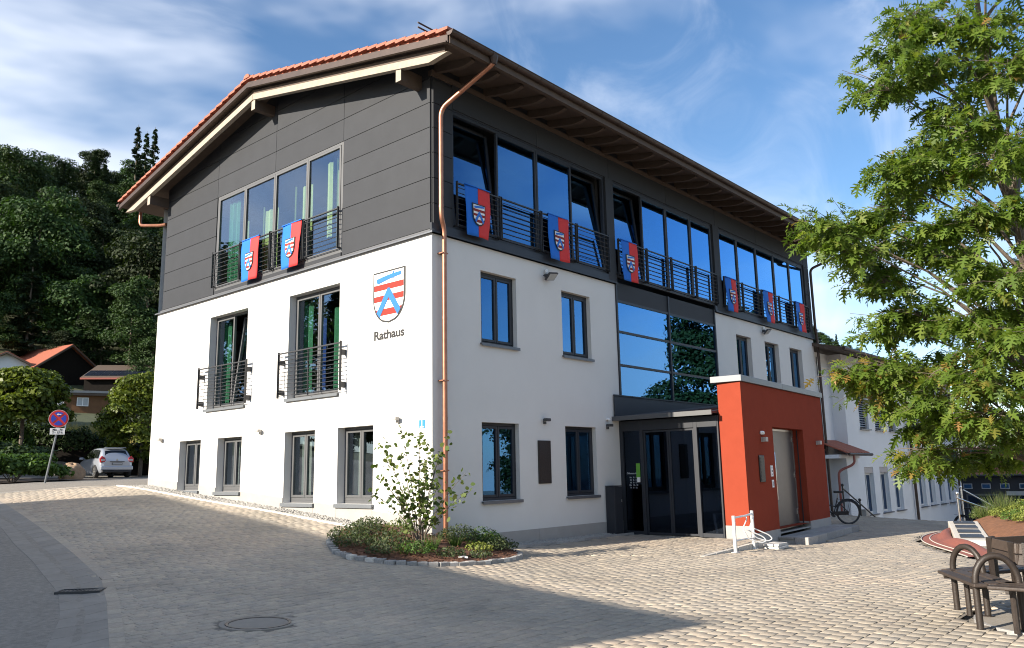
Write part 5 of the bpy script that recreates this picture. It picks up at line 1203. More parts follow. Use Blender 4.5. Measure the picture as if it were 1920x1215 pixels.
house('red_roof_house', 'red tiled house roof rising behind the white gabled house', (24.0, 112.5, 12), R_(60), 7.0, 12, -3, 5.0, 7.2, M['render_annex'], M['tile'], .6)
house('dark_barn', 'dark timber barn with a red tiled roof above the round trees', (29.6, 99.6, 9), R_(12), 8.4, 14, -4, 6.3, 9.3, M['blackwall'], M['tile'], .6, [(3.2, 3.7, 2.6, 4.0, 'w')], 'barn')
br = thing('brown_house', 'brown timber clad house with white windows between the round trees', 'house', (23.4, 78.6, 6.5), FR)
MB().box(-3.2, 3.4, 0, 6, -3, 3.75).build('wall', M['brownwall'], br); MB().box(-3.5, 3.7, -.5, 6.3, 3.76, 4.0).build('roof', M['zinc'], br); MB().box(-3.4, 3.6, -.45, -.3, 3.5, 3.75).build('eave_shadow_board', M['wood_dark'], br)
for x0, x1, z0, z1_ in ((-.35, .75, 2.4, 3.3), (-.55, .7, .0, 1.6), (-2.6, -1.5, 2.4, 3.3)):
    w = MB(); ring(w, mpL, x0, x1, z0, z1_, .07, -.06, 0); w.box((x0+x1)/2-.04, (x0+x1)/2+.04, -.06, 0, z0+.07, z1_-.07); wo = w.build('window', M['em_white'], br); MB().box(x0+.07, x1-.07, -.04, -.02, z0+.07, z1_-.07).build('pane', M['slat'], wo)
sh = thing('solar_shed', 'long dark shed with rows of solar panels on its roof', 'shed', (32.2, 89.2, 10.4), R_(-40))
MB().box(-4.5, 5.5, 0, 5, -4, 2.9).build('wall', M['blackwall'], sh)
MB().prism([(-.5, 2.95), (5.2, 5.2), (5.2, 5.35), (-.5, 3.1)], lambda p, q, tt: (tt, p, q), -4.8, 5.9).build('roof', M['wood_dark'], sh)
MB().box(-4.8, 5.9, -.58, -.5, 2.86, 3.06).build('gutter', M['redpipe'], sh)
for i in range(11):
    for k in range(2):
        y0 = .1+1.15*k; f = lambda y: 3.1+(y+.5)*2.25/5.7
        MB().add([(-4.6+.95*i, y0, f(y0)+.08), (-3.7+.95*i, y0, f(y0)+.08), (-3.7+.95*i, y0+1.1, f(y0+1.1)+.08), (-4.6+.95*i, y0+1.1, f(y0+1.1)+.08)], [(0, 1, 2, 3)]).build('solar_panel', M['solar'], sh)
        b_ = MB(); 
        b_.add([(-4.66+.95*i, y0-.03, f(y0)+.06), (-3.65+.95*i, y0-.03, f(y0)+.06), (-3.65+.95*i, y0+1.14, f(y0+1.1)+.06), (-4.66+.95*i, y0+1.14, f(y0+1.1)+.06)], [(0, 1, 2, 3)]).build('panel_frame', M['zinc'], sh)
ps = thing('parasol', 'small white parasol in front of the brown house', 'parasol', (21.3, 77.2, 7.0)); MB().tube([(0, 0, -1), (0, 0, 1.6)], .03, 6).build('pole', M['white'], ps); MB().lathe([(.9, 1.15), (.5, 1.4), (.02, 1.62)], 12).build('canopy', M['white'], ps)
wp = thing('white_post', 'thin white post on the bank right of the road sign', 'post', (12.73, 53, g1(12.73, 53)-.2)); MB().tube([(0, 0, 0), (0, 0, 1.6)], .05, 8).build('shaft', M['white'], wp); MB().lathe([(.06, 1.6), (.06, 1.64), (.01, 1.68)], 8).build('cap', M['white'], wp)

# house to the left of the square (outside the picture): it casts the shadow over the paving
a_ = math.atan2(16.0, 4.55)
nb = house('neighbour_house', 'pale rendered house across the street left of the square', (-20.3, -2.6, 0), a_-R_(90), 1, 1, 0, .1, .2, M['render_annex'], M['tile'], .01)
for ch in list(nb.children): bpy.data.objects.remove(ch)
MB().box(-10, -.3, .3, 16.3, -2, 7.2).build('wall', M['render_annex'], nb); MB().prism([(-10.6, 7.2), (.0, 7.2), (.0, 7.42), (-5.1, 8.6), (-10.6, 7.4)], lambda p, q, tt: (p, tt, q), 0, 16.6).build('roof', M['tile'], nb)
for k in range(4):
    for z in (1.0, 4.2):
        w = MB(); mpN = lambda u, d, zz: (-.3-d*-1, u, zz); ring(w, mpN, 1.6+3.8*k, 2.9+3.8*k, z, z+1.5, .08, .0, .05); wo = w.build('window', M['em_white'], nb); MB().mbox(mpN, 1.68+3.8*k, 2.82+3.8*k, .01, .03, z+.08, z+1.42).build('pane', M['glass_dark'], wo)
# houses across the square, mirrored in the glazing
house('white_gable_house', 'white gabled house across the square, seen mirrored in the glazing', (31.5, -13.4, -2.0), R_(240), 9, 12, -4, 5.1, 6.3, M['render'], M['frame'], .3, [(-2, -1, 1, 2.4, 'd'), (1, 2, 1, 2.4, 'd')])
# ------------------------------------------------------------------ vegetation
M['bark'] = pmat('grey_brown_bark', (.13, .105, .08), .9, .3, 14, .8, 30)
M['leaf_oak'] = leafmat('oak_leaf', (.07, .125, .02), (.13, .20, .034), (.22, .26, .055), .5, .4)
M['leaf_oak_tip'] = leafmat('oak_leaf_tip', (.16, .18, .035), (.21, .185, .04), (.29, .16, .05), .4, .45)
M['leaf_forest'] = leafmat('forest_leaf', (.012, .028, .007), (.024, .050, .010), (.052, .088, .017), .22, .7, .45)
M['leaf_spruce'] = leafmat('spruce_needles', (.010, .024, .010), (.016, .036, .014), (.028, .05, .02), .1, .6, .25)
M['leaf_round'] = leafmat('maple_leaf', (.055, .085, .010), (.10, .135, .014), (.16, .185, .022), .3, .5)
M['leaf_hedge'] = leafmat('hedge_leaf', (.02, .04, .010), (.035, .065, .014), (.06, .09, .02), .25, .6)
M['leaf_bush'] = leafmat('bush_leaf', (.035, .075, .012), (.06, .12, .018), (.10, .17, .03), .3, .6)
M['leaf_shrub'] = leafmat('shrub_leaf', (.06, .10, .028), (.10, .145, .04), (.17, .20, .06), .35, .5)
M['leaf_cover'] = leafmat('ground_cover_leaf', (.03, .045, .02), (.055, .08, .03), (.10, .12, .035), .25, .6)
M['leaf_lime'] = leafmat('lime_perennial_leaf', (.12, .16, .03), (.18, .22, .04), (.25, .27, .06), .3, .6)
M['dry_grass'] = leafmat('dry_grass', (.16, .14, .04), (.27, .22, .08), (.35, .28, .11), .3, .7)

def nrm(a): return a/np.maximum(np.linalg.norm(a, axis=-1, keepdims=True), 1e-9)
def leaves(C, N, size, aspect=.62, r=rng):
    """rhombic leaf blades, lightly folded, at C facing N"""
    n = len(C); t = nrm(np.cross(N, nrm(r.normal(size=(n, 3))))); w = np.cross(N, t); s = size[:, None]
    return np.stack([C+t*s, C+w*s*aspect+N*s*.1, C-t*s, C-w*s*aspect+N*s*.1], 1).reshape(-1, 3)
def lobes_points(lobes, n, r=rng, shell=(.72, 1.04)):
    L_ = np.array(lobes); vol = (L_[:, 3]*L_[:, 4]*L_[:, 5])**(2/3); idx = r.choice(len(L_), n, p=vol/vol.sum())
    d = nrm(r.normal(size=(n, 3))); d[:, 2] = np.where(d[:, 2] < -.35, -d[:, 2], d[:, 2]); d = nrm(d)
    rad = r.uniform(shell[0], shell[1], n)[:, None]
    C = L_[idx, :3]+d*L_[idx, 3:6]*rad; N = nrm(d/L_[idx, 3:6]*L_[idx, 3:6].mean(1, keepdims=True)+r.normal(0, .55, (n, 3))+np.array([0, 0, .35]))
    tone = np.clip(r.normal(.45, .2, n)+.2*d[:, 2]*0+.15*(r.random(len(L_))[idx]-.5), 0, 1)
    return C, N, tone
def crown(name, mat, lobes, n, size, parent=None, shell=(.72, 1.04), r=rng):
    C, N, tone = lobes_points(lobes, n, r, shell)
    return fast_mesh(name, leaves(C, N, r.uniform(size*.6, size*1.35, n), .62, r), 4, mat, parent, tone)
def trunk_mb(pts, rad, n=9): return MB().tube(pts, rad, n)
def rand_lobes(h, rw, nl, r, base=.35):
    out_ = [(0, 0, h*(base+.5*(1-base)), rw*.62, rw*.62, h*(1-base)*.42)]
    for k in range(nl):
        f = r.uniform(base+.06, .97); wid = rw*(1.0-abs((f-base)/(1-base)-.42)**1.6*1.25); a = r.uniform(0, 6.28); q = max(.15, wid)*r.uniform(.55, .85); s = rw*r.uniform(.24, .42)
        out_.append((q*math.cos(a), q*math.sin(a), h*f, s*1.1, s*1.1, s*.72))
    return out_

# forest tree kinds; each kind is built once, then copied with its parts
def deciduous(seed, h, rw, nleaf, size, nl=26):
    r = np.random.default_rng(seed); root = bpy.data.objects.new('forest_tree', None); COL.objects.link(root)
    trunk_mb([(0, 0, -1.5), (.1, 0, h*.3), (.0, .1, h*.6), (.1, 0, h*.88)], [.32, .26, .16, .05], 7).build('trunk', M['bark'], root)
    crown('crown', M['leaf_forest'], rand_lobes(h, rw, nl, r, .22), nleaf, size, root, (.55, 1.06), r); return root
def conifer(seed, h, rw, mat, nleaf, sparse=1.0, name='spruce_tree'):
    r = np.random.default_rng(seed); root = bpy.data.objects.new(name, None); COL.objects.link(root)
    trunk_mb([(0, 0, -1.5), (0, 0, h*.5), (0, 0, h)], [.3, .18, .03], 7).build('trunk', M['bark'], root)
    nb_ = int(70*sparse); C = []; N = []
    for k in range(nb_):
        f = .12+.87*(k/nb_)**.9; a = r.uniform(0, 6.28); L_ = rw*(1.02-f)**.85*r.uniform(.65, 1.15); m_ = int(nleaf/nb_*(.4+1.2*(1-f)))
        t = r.uniform(.1, 1, m_); x = L_*t; z = h*f-.28*x+.12*x*x/max(rw, 1)
        sp = r.normal(0, .12+.16*x, m_)
        C.append(np.stack([x*math.cos(a)-sp*math.sin(a), x*math.sin(a)+sp*math.cos(a), z-r.uniform(0, .35, m_)], -1)); N.append(nrm(np.stack([r.normal(0, .5, m_), r.normal(0, .5, m_), np.full(m_, .8)], -1)))
    C = np.concatenate(C); N = np.concatenate(N); n = len(C)
    fast_mesh('crown', leaves(C, N, r.uniform(.25, .5, n), .35, r), 4, mat, root, np.clip(r.normal(.5, .2, n), 0, 1)); return root
kinds = [(deciduous(11, 17, 5.6, 15000, .22, 46), 'd'), (deciduous(12, 20, 6.4, 17000, .22, 52), 'd'), (deciduous(13, 14, 5.2, 13000, .21, 42), 'd'), (deciduous(15, 22, 5.0, 15000, .21, 50), 'd'), (conifer(21, 24, 4.2, M['leaf_spruce'], 9000, 1.5), 's'), (conifer(22, 27, 3.6, M['leaf_spruce'], 4200, 1.1), 'l')]
lab = {'d': 'dark green broadleaf tree of the wooded hillside', 's': 'dark spruce standing among the broadleaf trees of the hillside', 'l': 'thin, sparsely needled conifer on the skyline of the wooded hill'}
used = set()
def place(k, x, y, s, rz, label=None, group='trees of the wooded hillside', dz=0, cat='tree'):
    src, kd = kinds[k]
    o = src if k not in used else copy_tree(src)
    used.add(k); o.location = (x, y, g1(x, y)-.3+dz); o.rotation_euler = (0, 0, rz); o.scale = (s, s, s*random.uniform(.9, 1.12)); tag(o, label or lab[kd], cat, group); return o
cnt = 0; r5 = np.random.default_rng(5)
for row, dd in enumerate([127, 135, 143, 152, 161, 171, 182, 193, 205, 217, 229, 241]):
    a0, a1 = 58.5, 79; stepd = math.degrees(7.6/dd)
    a = a0+(row % 2)*stepd*.5
    while a < a1:
        ar = R_(a+r5.uniform(-.35, .35)*stepd); d2 = dd+r5.uniform(-3.5, 3.5); x, y = CAMX+d2*math.cos(ar), CAMY+d2*math.sin(ar)
        k = int(r5.choice([0, 1, 2, 3, 4], p=[.25, .22, .19, .20, .14] if row < 9 else [.18, .15, .15, .2, .32])); s = r5.uniform(.8, 1.12)
        place(k, x, y, s, r5.uniform(0, 6.28)); cnt += 1; a += stepd
for d2, a, s in ((214, 66.95, 1.25), (218, 66.4, 1.15), (212, 65.9, 1.2)):
    x, y = CAMX+d2*math.cos(R_(a)), CAMY+d2*math.sin(R_(a)); place(5, x, y, s, a)
# lower, lighter trees at the wood's edge, above the roofs
for d2, a, s, k, lb in ((124, 74.2, .62, 0, 'bright green tree at the edge of the wood above the white house'), (122, 70.3, .42, 2, 'small bright tree just left of the dark barn roof'), (124, 68.2, .55, 1, 'round topped tree behind the barn ridge'), (116, 66.6, .68, 3, 'loose grey green tree above the solar panel roof'), (114, 65.2, .6, 0, 'tree beside the gable edge above the solar panel roof'), (104, 71.0, .22, 2, 'small slender tree in front of the dark barn')):
    x, y = CAMX+d2*math.cos(R_(a)), CAMY+d2*math.sin(R_(a)); place(k, x, y, s, a*3, lb, 'trees above the village houses')
# trees left of the square whose tops are mirrored in the gable windows
for i in range(13): 
    x, y = -62+i*4.6, 74+6*math.sin(i*1.9)-i*.8
    place([0, 1, 3, 4, 2][i % 5], x, y, .95+.2*math.sin(i*2.3), i*1.3, 'tall broadleaf tree in the row left of the square', 'tree row left of the square', dz=-2)
for i, (x, y, s) in enumerate(((-4.0, 38.6, .36), (-7.5, 41.5, .42), (-5.5, 34.5, .30))):  # unseen trees added left of the view to shade the parked car and hedge
    place([0, 2, 1][i], x, y, s, i*2.1, 'unseen small broadleaf tree added to shade the car and hedge', 'unseen trees added to shade the roadside')
for i in range(14):  # unseen row added to cut sky fill and give the glazing something to mirror
    place([1, 0, 3, 2][i % 4], -28+i*9.5, -42-4*math.sin(i*2.2), .62+.1*math.sin(i*1.7), i*.9, 'unseen broadleaf tree added across the square to cut sky light', 'unseen trees added opposite the long wall')
# wooded ridge far right
for i in range(120):
    ar = R_(14.5+(i % 30)*.27+r5.uniform(-.1, .1)); d2 = 262+24*(i//30)+r5.uniform(-8, 8); x, y = CAMX+d2*math.cos(ar), CAMY+d2*math.sin(ar)
    place(int(r5.choice([0, 2, 4, 1])), x, y, r5.uniform(.34, .48), r5.uniform(0, 6), 'tiny dark tree on the distant ridge right of the town hall', 'trees on the distant ridge')

# round headed trees, hedge, bushes and grass at the left
def round_tree(name, loc, W, Hc, zc, nleaf, label, seed, mat='leaf_round', size=.13, plo=-.5):
    r = np.random.default_rng(seed); t = thing(name, label, 'tree', loc, 0, 'clipped round headed trees by the road')
    trunk_mb([(0, 0, -.6), (.03, 0, zc*.5), (0, .04, zc)], [.13, .11, .09], 8).build('trunk', M['bark'], t)
    lob = [(0, 0, zc, W*.40, W*.40, Hc*.42)]
    for k in range(60):
        a = r.uniform(0, 6.28); ph = r.uniform(plo, 1.35); rr = .36; s = W*.115*r.uniform(.7, 1.3)
        lob.append((W*rr*math.cos(a)*math.cos(ph), W*rr*math.sin(a)*math.cos(ph), zc+Hc*.38*math.sin(ph), s*1.3, s*1.3, s*.75))
    crown('crown', M[mat], lob, nleaf, size, t, (.5, 1.05), r)
    for k in range(5):
        a = k*1.26; trunk_mb([(0, 0, zc*.75), (W*.15*math.cos(a), W*.15*math.sin(a), zc), (W*.3*math.cos(a), W*.3*math.sin(a), zc+Hc*.15)], [.06, .045, .02], 6).build('branch', M['bark'], t)
round_tree('round_tree', (5.3, 38.9, 2.1), 5.2, 4.7, 3.2, 22000, 'round headed tree at the left picture edge behind the road sign', 31)
round_tree('round_tree', (10.95, 36.5, 1.2), 5.0, 6.2, 3.5, 26000, 'dense globe shaped tree between the car and the town hall gable', 32, size=.10, plo=-1.25)
def hedge(name, p0, p1, h, w, label, n, mat, size=.1, wob=.15, cat='hedge', seed=1):
    r = np.random.default_rng(seed); t = thing(name, label, cat, (p0[0], p0[1], g1(*p0)))
    a = np.array(p0); c = np.array(p1); L_ = np.linalg.norm(c-a); m_ = int(L_/.5)+1; lob = []; d = (c-a)/L_
    for k in range(m_+1):
        p = a+(c-a)*k/m_; z = g1(*p)-t.location.z
        for q in (-.3, .3): lob.append((p[0]-p0[0]-d[1]*q*w, p[1]-p0[1]+d[0]*q*w, z+h*.5+r.uniform(-wob, wob), .42, .42, h*.5*r.uniform(.9, 1.1)))
    crown('foliage', M[mat], lob, n, size, t, (.6, 1.05), r)
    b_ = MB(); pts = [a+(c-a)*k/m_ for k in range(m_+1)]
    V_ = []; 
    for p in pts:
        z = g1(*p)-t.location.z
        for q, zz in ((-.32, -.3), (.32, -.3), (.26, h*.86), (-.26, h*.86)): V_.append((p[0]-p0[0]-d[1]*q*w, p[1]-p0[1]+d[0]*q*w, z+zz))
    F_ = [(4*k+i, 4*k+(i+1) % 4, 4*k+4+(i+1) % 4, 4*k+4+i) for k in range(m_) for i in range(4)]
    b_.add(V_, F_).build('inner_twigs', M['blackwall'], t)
hedge('hedge', (1.0, 46.5), (15.5, 35.2), 2.0, 1.2, 'long dark green hedge behind the parked car', 22000, 'leaf_hedge', .09, seed=3)
hedge('hedge', (-1.5, 44.0), (6.0, 40.0), 1.7, 1.4, 'sunlit topped hedge under the round tree at the left edge', 9000, 'leaf_bush', .09, .2, seed=4)
def bush(loc, rx, ry, h, n, mat, label, size, seed, group='bushes at the roadside', name='bush', cat='bush'):
    r = np.random.default_rng(seed); t = thing(name, label, cat, (loc[0], loc[1], g1(*loc)), 0, group); lob = [(0, 0, h*.4, rx*.7, ry*.7, h*.5)]
    for k in range(14): a = r.uniform(0, 6.28); q = r.uniform(.3, .8); lob.append((rx*q*math.cos(a), ry*q*math.sin(a), h*r.uniform(.25, .75), rx*.32, ry*.32, h*.26))
    crown('foliage', M[mat], lob, n, size, t, (.5, 1.05), r)
    b_ = MB()
    for k in range(5): a = k*1.3; b_.tube([(0, 0, -.1), (rx*.3*math.cos(a), ry*.3*math.sin(a), h*.5)], [.02, .008], 5)
    b_.build('stems', M['bark'], t)
bush((-.1, 22.6), 1.9, 1.3, 1.15, 5200, 'leaf_bush', 'low green bush left of the road sign pole', .085, 41)
bush((1.5, 27.6), 1.3, 1.1, 1.5, 4600, 'leaf_hedge', 'dark bush between the road sign and the boulder', .085, 42)
bush((-1.8, 25.5), 2.2, 1.5, 1.9, 5200, 'leaf_hedge', 'dark bush at the left picture edge behind the low bush', .09, 43)
bush((3.4, 33.0), 1.6, 1.2, 1.7, 4600, 'leaf_hedge', 'dark bush behind the brown boulder', .09, 44)
bush((1.0, 30.5), 2.6, 1.6, 2.0, 5600, 'leaf_hedge', 'broad dark bush below the left round tree', .09, 45)
# verge soil under bushes
M['darksoil'] = pmat('dark_verge_soil', (.045, .03, .02), .95, .4, 6, .8, 20)
vg = grid_obj('verge', np.arange(-6, 7.01, .5), np.arange(20.5, 34.01, .5), lambda X, Y: G(X, Y)+.02*np.sin(X*3)*np.cos(Y*2.3)+.03, M['darksoil'], lambda x, y: (y > 21.3+.95*np.clip(x, -10, 10)+.2*np.sin(x*2)) & (y < 33) & (x < 5.4))
tag(vg, kind='structure')
r = np.random.default_rng(77); n = 9000; x = r.uniform(2, 18, n); y = r.uniform(41.5, 58, n); z = G(x, y); C = np.stack([x, y, z], -1); lean_ = np.stack([r.normal(0, .25, n), r.normal(0, .25, n), np.ones(n)], -1)*r.uniform(.4, .95, n)[:, None]; w = np.stack([r.normal(0, 1, n), r.normal(0, 1, n), np.zeros(n)], -1); w = nrm(w)*.035
tag(fast_mesh('tall_grass', np.stack([C-w, C+w, C+lean_], 1).reshape(-1, 3), 3, M['dry_grass'], None, r.random(n)), 'dry tall grass on the bank above the hedge', 'grass', None, 'stuff')

# ------------------------------------------------------------------ oak by the benches
oak = thing('oak_tree', 'young red oak with lobed light green leaves at the right picture edge', 'tree', (OX, OY, gz))
CL = [(-1.59,-9.52,6.19),(-1.85,-9.91,5.85),(-1.78,-9.33,5.76),(-1.34,-9.33,5.57),(-2.04,-9.70,5.36),(-2.03,-9.22,5.29),(-0.80,-9.71,5.84),(-1.84,-10.31,5.63),(-1.87,-10.45,5.14),(-0.84,-10.05,5.57),(-1.57,-9.83,5.00),(-1.95,-10.04,4.53),(-0.83,-9.59,4.97),(-1.43,-9.26,4.62),(-1.94,-9.66,4.26),(-1.94,-9.21,4.27),(-0.44,-9.65,4.70),(-1.97,-10.22,4.16),(-1.39,-10.38,4.58),(-1.06,-9.30,4.36),(-1.72,-9.06,3.97),(-1.60,-8.72,3.92),(-2.00,-8.52,3.74),(-2.46,-8.61,3.74),(-2.35,-8.82,3.49),(-1.58,-8.75,3.41),(-1.73,-8.98,3.16),(-1.00,-9.05,3.72),(-1.99,-9.57,3.58),(-2.11,-9.91,3.64),(-0.27,-9.82,4.04),(-1.88,-10.33,3.65),(-0.91,-9.41,3.54),(-1.86,-9.89,3.09),(-1.97,-10.17,2.91),(-1.60,-9.18,2.79),(-1.32,-8.87,2.75),(-0.64,-9.20,2.79),(-1.76,-9.72,2.63),(-1.87,-10.01,2.41),(-1.28,-10.14,2.69),(-1.61,-8.67,2.11),(-1.84,-8.58,2.19),(-1.20,-8.79,1.98),(-1.82,-8.92,2.21),(-0.81,-9.02,2.29),(-1.73,-9.22,1.82),(-1.91,-9.55,2.09),(-2.03,-9.85,1.99),(-1.60,-10.06,2.06),(-0.86,-9.08,1.61),(-1.57,-9.52,1.67),(-1.01,-8.98,1.31),(-0.38,-9.06,1.26),(-0.32,-9.40,1.61),(-1.88,-9.92,1.63),(-1.38,-10.00,1.49),(0.18,-9.25,1.25),(0.16,-9.53,1.24),(-1.29,-10.71,5.34),(-1.42,-10.76,4.39),(0.24,-10.54,3.99),(-1.27,-10.64,2.78),(0.15,-10.38,2.11),(-0.93,-10.21,1.49),(0.01,-11.03,4.45),(-0.41,-10.95,3.15),(0.68,-10.76,2.43),(-0.65,-10.72,6.64),(-1.60,-10.36,6.46),(-1.03,-10.58,7.17),(-0.07,-10.87,6.44),(-1.23,-9.93,6.72),(1.13,-10.14,5.01),(1.27,-9.78,3.67),(0.94,-9.42,2.61),(1.75,-9.89,2.64),(-2.20,-10.75,3.12),(-2.35,-10.52,2.39)]
TOPZ = 7.2
def trunk_at(z): f = (z-gz)/(TOPZ-gz); return Vector((-.35*f*1.0+.06*math.sin(z*1.3), .12*f+.05*math.cos(z*1.1), z-gz))
trunk_mb([trunk_at(gz+(TOPZ-gz)*k/14) for k in range(15)], [.115-.098*k/14 for k in range(15)], 10).build('trunk', M['bark'], oak)
ro = np.random.default_rng(9)
lobed = [(0, 0), (.05, .10), (.20, .20), (.19, .27), (.06, .27), (.06, .34), (.33, .44), (.40, .56), (.32, .54), (.07, .48), (.07, .58), (.34, .76), (.38, .90), (.28, .82), (.07, .72), (.07, .80), (.18, 1.0), (.10, .97), (0, 1.18)]
half = np.array(lobed); tmpl = np.concatenate([half, (half[1:-1]*[-1, 1])[::-1]])          # outline, base at origin, tip at y=1
tmpl3 = np.stack([tmpl[:, 0], tmpl[:, 1], -.22*tmpl[:, 1]**2+.35*np.abs(tmpl[:, 0])], -1)
VL = []; VT = []; TL = []; TT = []
for ci, c in enumerate(CL):
    p = Vector(c)-Vector((OX, OY, gz)); hd = math.hypot(p.x, p.y); z0 = max(1.5, p.z-.55*hd-.25); b0 = trunk_at(z0+gz)
    mid = b0.lerp(p, .5)+Vector((0, 0, .10*hd))
    br_ = MB().tube([b0, b0.lerp(mid, .5)+Vector((0, 0, .04)), mid, p], [.026, .018, .012, .005], 6).build('branch', M['bark'], oak)
    ntw = 18; tw = MB(); tipc = c[2] < 2.4 and ci in (41, 42, 43, 44, 47, 48, 49, 52, 55)
    for k in range(ntw):
        d = nrm(ro.normal(size=3)*np.array([1, 1, .62])); L_ = ro.uniform(.16, .42); q = np.array(p)+d*L_*np.array([1, 1, .8])-np.array([0, 0, .06]); st0 = np.array(mid.lerp(p, ro.uniform(.6, 1)))
        tw.tube([Vector(st0), Vector((st0+q)/2+np.array([0, 0, .03])), Vector(q)], [.005, .004, .002], 4, False)
        nl_ = ro.integers(11, 16)
        for m_ in range(nl_):
            base = st0+(q-st0)*ro.uniform(.35, 1.0); out_ = nrm(np.r_[d[:2]*.6+ro.normal(0, .55, 2), -.45+ro.normal(0, .42)])
            side = nrm(np.cross(out_, np.array([ro.normal(0, .5), ro.normal(0, .5), 1]))); nn_ = np.cross(side, out_); s = ro.uniform(.07, .16)
            Vv = base+out_*.03+s*(tmpl3[:, :1]*side+tmpl3[:, 1:2]*out_+tmpl3[:, 2:3]*nn_)
            if (tipc and ro.random() < .16) or ro.random() < .008: VT.append(Vv); TT.append(ro.random())
            else: VL.append(Vv); TL.append(np.clip(ro.normal(.45, .22), 0, 1))
    tw.build('twigs', M['bark'], br_)
k_ = len(tmpl)
crn = fast_mesh('crown', np.concatenate(VL), k_, M['leaf_oak'], oak, np.array(TL))
fast_mesh('young_leaves', np.concatenate(VT), k_, M['leaf_oak_tip'], oak, np.array(TT))

# ------------------------------------------------------------------ planting in the corner bed
sh = thing('corner_shrub', 'tall loose multi stemmed shrub with round leaves at the building corner', 'shrub', (-1.0, -.72, g1(-1.0, -.72)+.04))
rs = np.random.default_rng(14); VL = []; TL = []; stems = []
ends = [(-.05, -.03, 1.05), (.10, .10, 1.98), (-.55, .42, 1.80), (-.62, .55, 1.35), (.32, -.22, 1.62), (.42, -.30, 1.95), (.18, -.05, 1.72), (-.25, .22, 1.55), (.62, -.55, 1.25), (.68, -.62, .95), (-.35, .25, 1.0), (.25, -.25, 1.1), (-.15, .3, 2.02), (.05, -.12, 1.45), (-.7, .45, .95)]
sh_sc = 1.0
for e in ends:
    e = np.array(e)*sh_sc; p0 = np.array([rs.normal(0, .05), rs.normal(0, .05), 0]); mid = (p0+e)/2+np.array([-.18*e[0], -.18*e[1], .12]); pts = [p0*(1-t)**2+mid*2*t*(1-t)+e*t*t for t in np.linspace(0, 1, 7)]
    MB().tube([Vector(p) for p in pts], [.012-.0015*i for i in range(7)], 6).build('stem', M['bark'], sh)
    for t in np.linspace(.3, 1.0, 15):
        q = p0*(1-t)**2+mid*2*t*(1-t)+e*t*t
        for m_ in range(2 if rs.random() < .6 else 5):
            c = q+rs.normal(0, .06, 3); N = nrm(np.array([rs.normal(0, .8), rs.normal(0, .8), .35+rs.random()])); u = nrm(np.cross(N, rs.normal(size=3))); w = np.cross(N, u); s = rs.uniform(.028, .056)
            a = np.arange(7)*2*math.pi/7; VL.append(c+s*(np.cos(a)[:, None]*u+np.sin(a)[:, None]*w*.8)+N*s*.25*(np.cos(a)**2)[:, None]); TL.append(rs.random())
fast_mesh('foliage', np.concatenate(VL), 7, M['leaf_shrub'], sh, np.array(TL))
rc = np.random.default_rng(18)
def low_shrub(x, y, w, h, mat, n, label, seed, grp='low shrubs in the corner bed', spiky=False, dz=.05):
    r = np.random.default_rng(seed); t = thing('low_shrub', label, 'shrub', (x, y, g1(x, y)+dz), 0, grp)
    a = r.uniform(0, 6.28, n); q = np.sqrt(r.random(n)); zz = h*(.12+.9*r.random(n)*(1-.55*q*q)); C = np.stack([w*q*np.cos(a), w*q*np.sin(a), zz], -1)
    N = nrm(np.stack([r.normal(0, .7, n)+.4*np.cos(a), r.normal(0, .7, n)+.4*np.sin(a), np.full(n, .55)], -1))
    if spiky:
        up = nrm(np.stack([.5*np.cos(a)*q+r.normal(0, .2, n), .5*np.sin(a)*q+r.normal(0, .2, n), np.ones(n)], -1)); ww = nrm(np.cross(up, r.normal(size=(n, 3))))*.006; L_ = (h*r.uniform(.4, 1.0, n))[:, None]
        B = np.stack([w*.5*q*np.cos(a), w*.5*q*np.sin(a), np.zeros(n)], -1); V = np.stack([B-ww, B+ww, B+up*L_], 1).reshape(-1, 3); fast_mesh('foliage', V, 3, M[mat], t, r.random(n))
    else: fast_mesh('foliage', leaves(C, N, r.uniform(.014, .032, n), .5, r), 4, M[mat], t, np.clip(r.normal(.5, .25, n), 0, 1))
    b_ = MB()
    for k in range(6): aa = k*1.05+seed; b_.tube([(0, 0, -.05), (w*.5*math.cos(aa), w*.5*math.sin(aa), h*.65)], [.006, .003], 4)
    b_.build('stems', M['bark'], t)
HS = .8
spots = [(-2.0, -.2, .36, .30, 'leaf_cover', 'leftmost low shrub in the corner bed'), (-1.75, .3, .38, .34, 'leaf_cover', 'low shrub at the back left edge of the corner bed'), (-1.55, -.55, .40, .34, 'leaf_cover', 'low shrub in the left half of the corner bed'), (-1.25, .45, .36, .36, 'leaf_cover', 'low shrub near the gable gravel in the corner bed'), (-1.95, -.9, .30, .26, 'leaf_cover', 'low shrub by the left front kerb stones'), (-1.45, -1.15, .34, .30, 'leaf_bush', 'low green shrub at the front left of the corner bed'), (-.75, .05, .32, .42, 'leaf_shrub', 'lighter low shrub just behind the tall corner shrub'), (-1.05, -1.55, .26, .22, 'leaf_cover', 'small low shrub at the middle front kerb'),
         (.15, -.55, .40, .42, 'leaf_cover', 'low dark shrub at the foot of the copper downpipe'), (.55, -.75, .40, .44, 'leaf_bush', 'fullest low green shrub right of the downpipe'), (.35, -1.2, .34, .32, 'leaf_cover', 'low shrub at the right front of the corner bed'), (.9, -.7, .28, .34, 'leaf_bush', 'rightmost low shrub against the plinth'), (.8, -1.1, .28, .28, 'leaf_cover', 'low shrub at the right rounded end of the kerb'), (-.1, -1.3, .26, .22, 'leaf_lime', 'small lime green perennial near the front kerb'), (-.55, -1.75, .22, .16, 'leaf_cover', 'tiny low shrub at the front edge under the tall shrub'), (-.9, .75, .34, .34, 'leaf_cover', 'low shrub touching the white gable wall')]
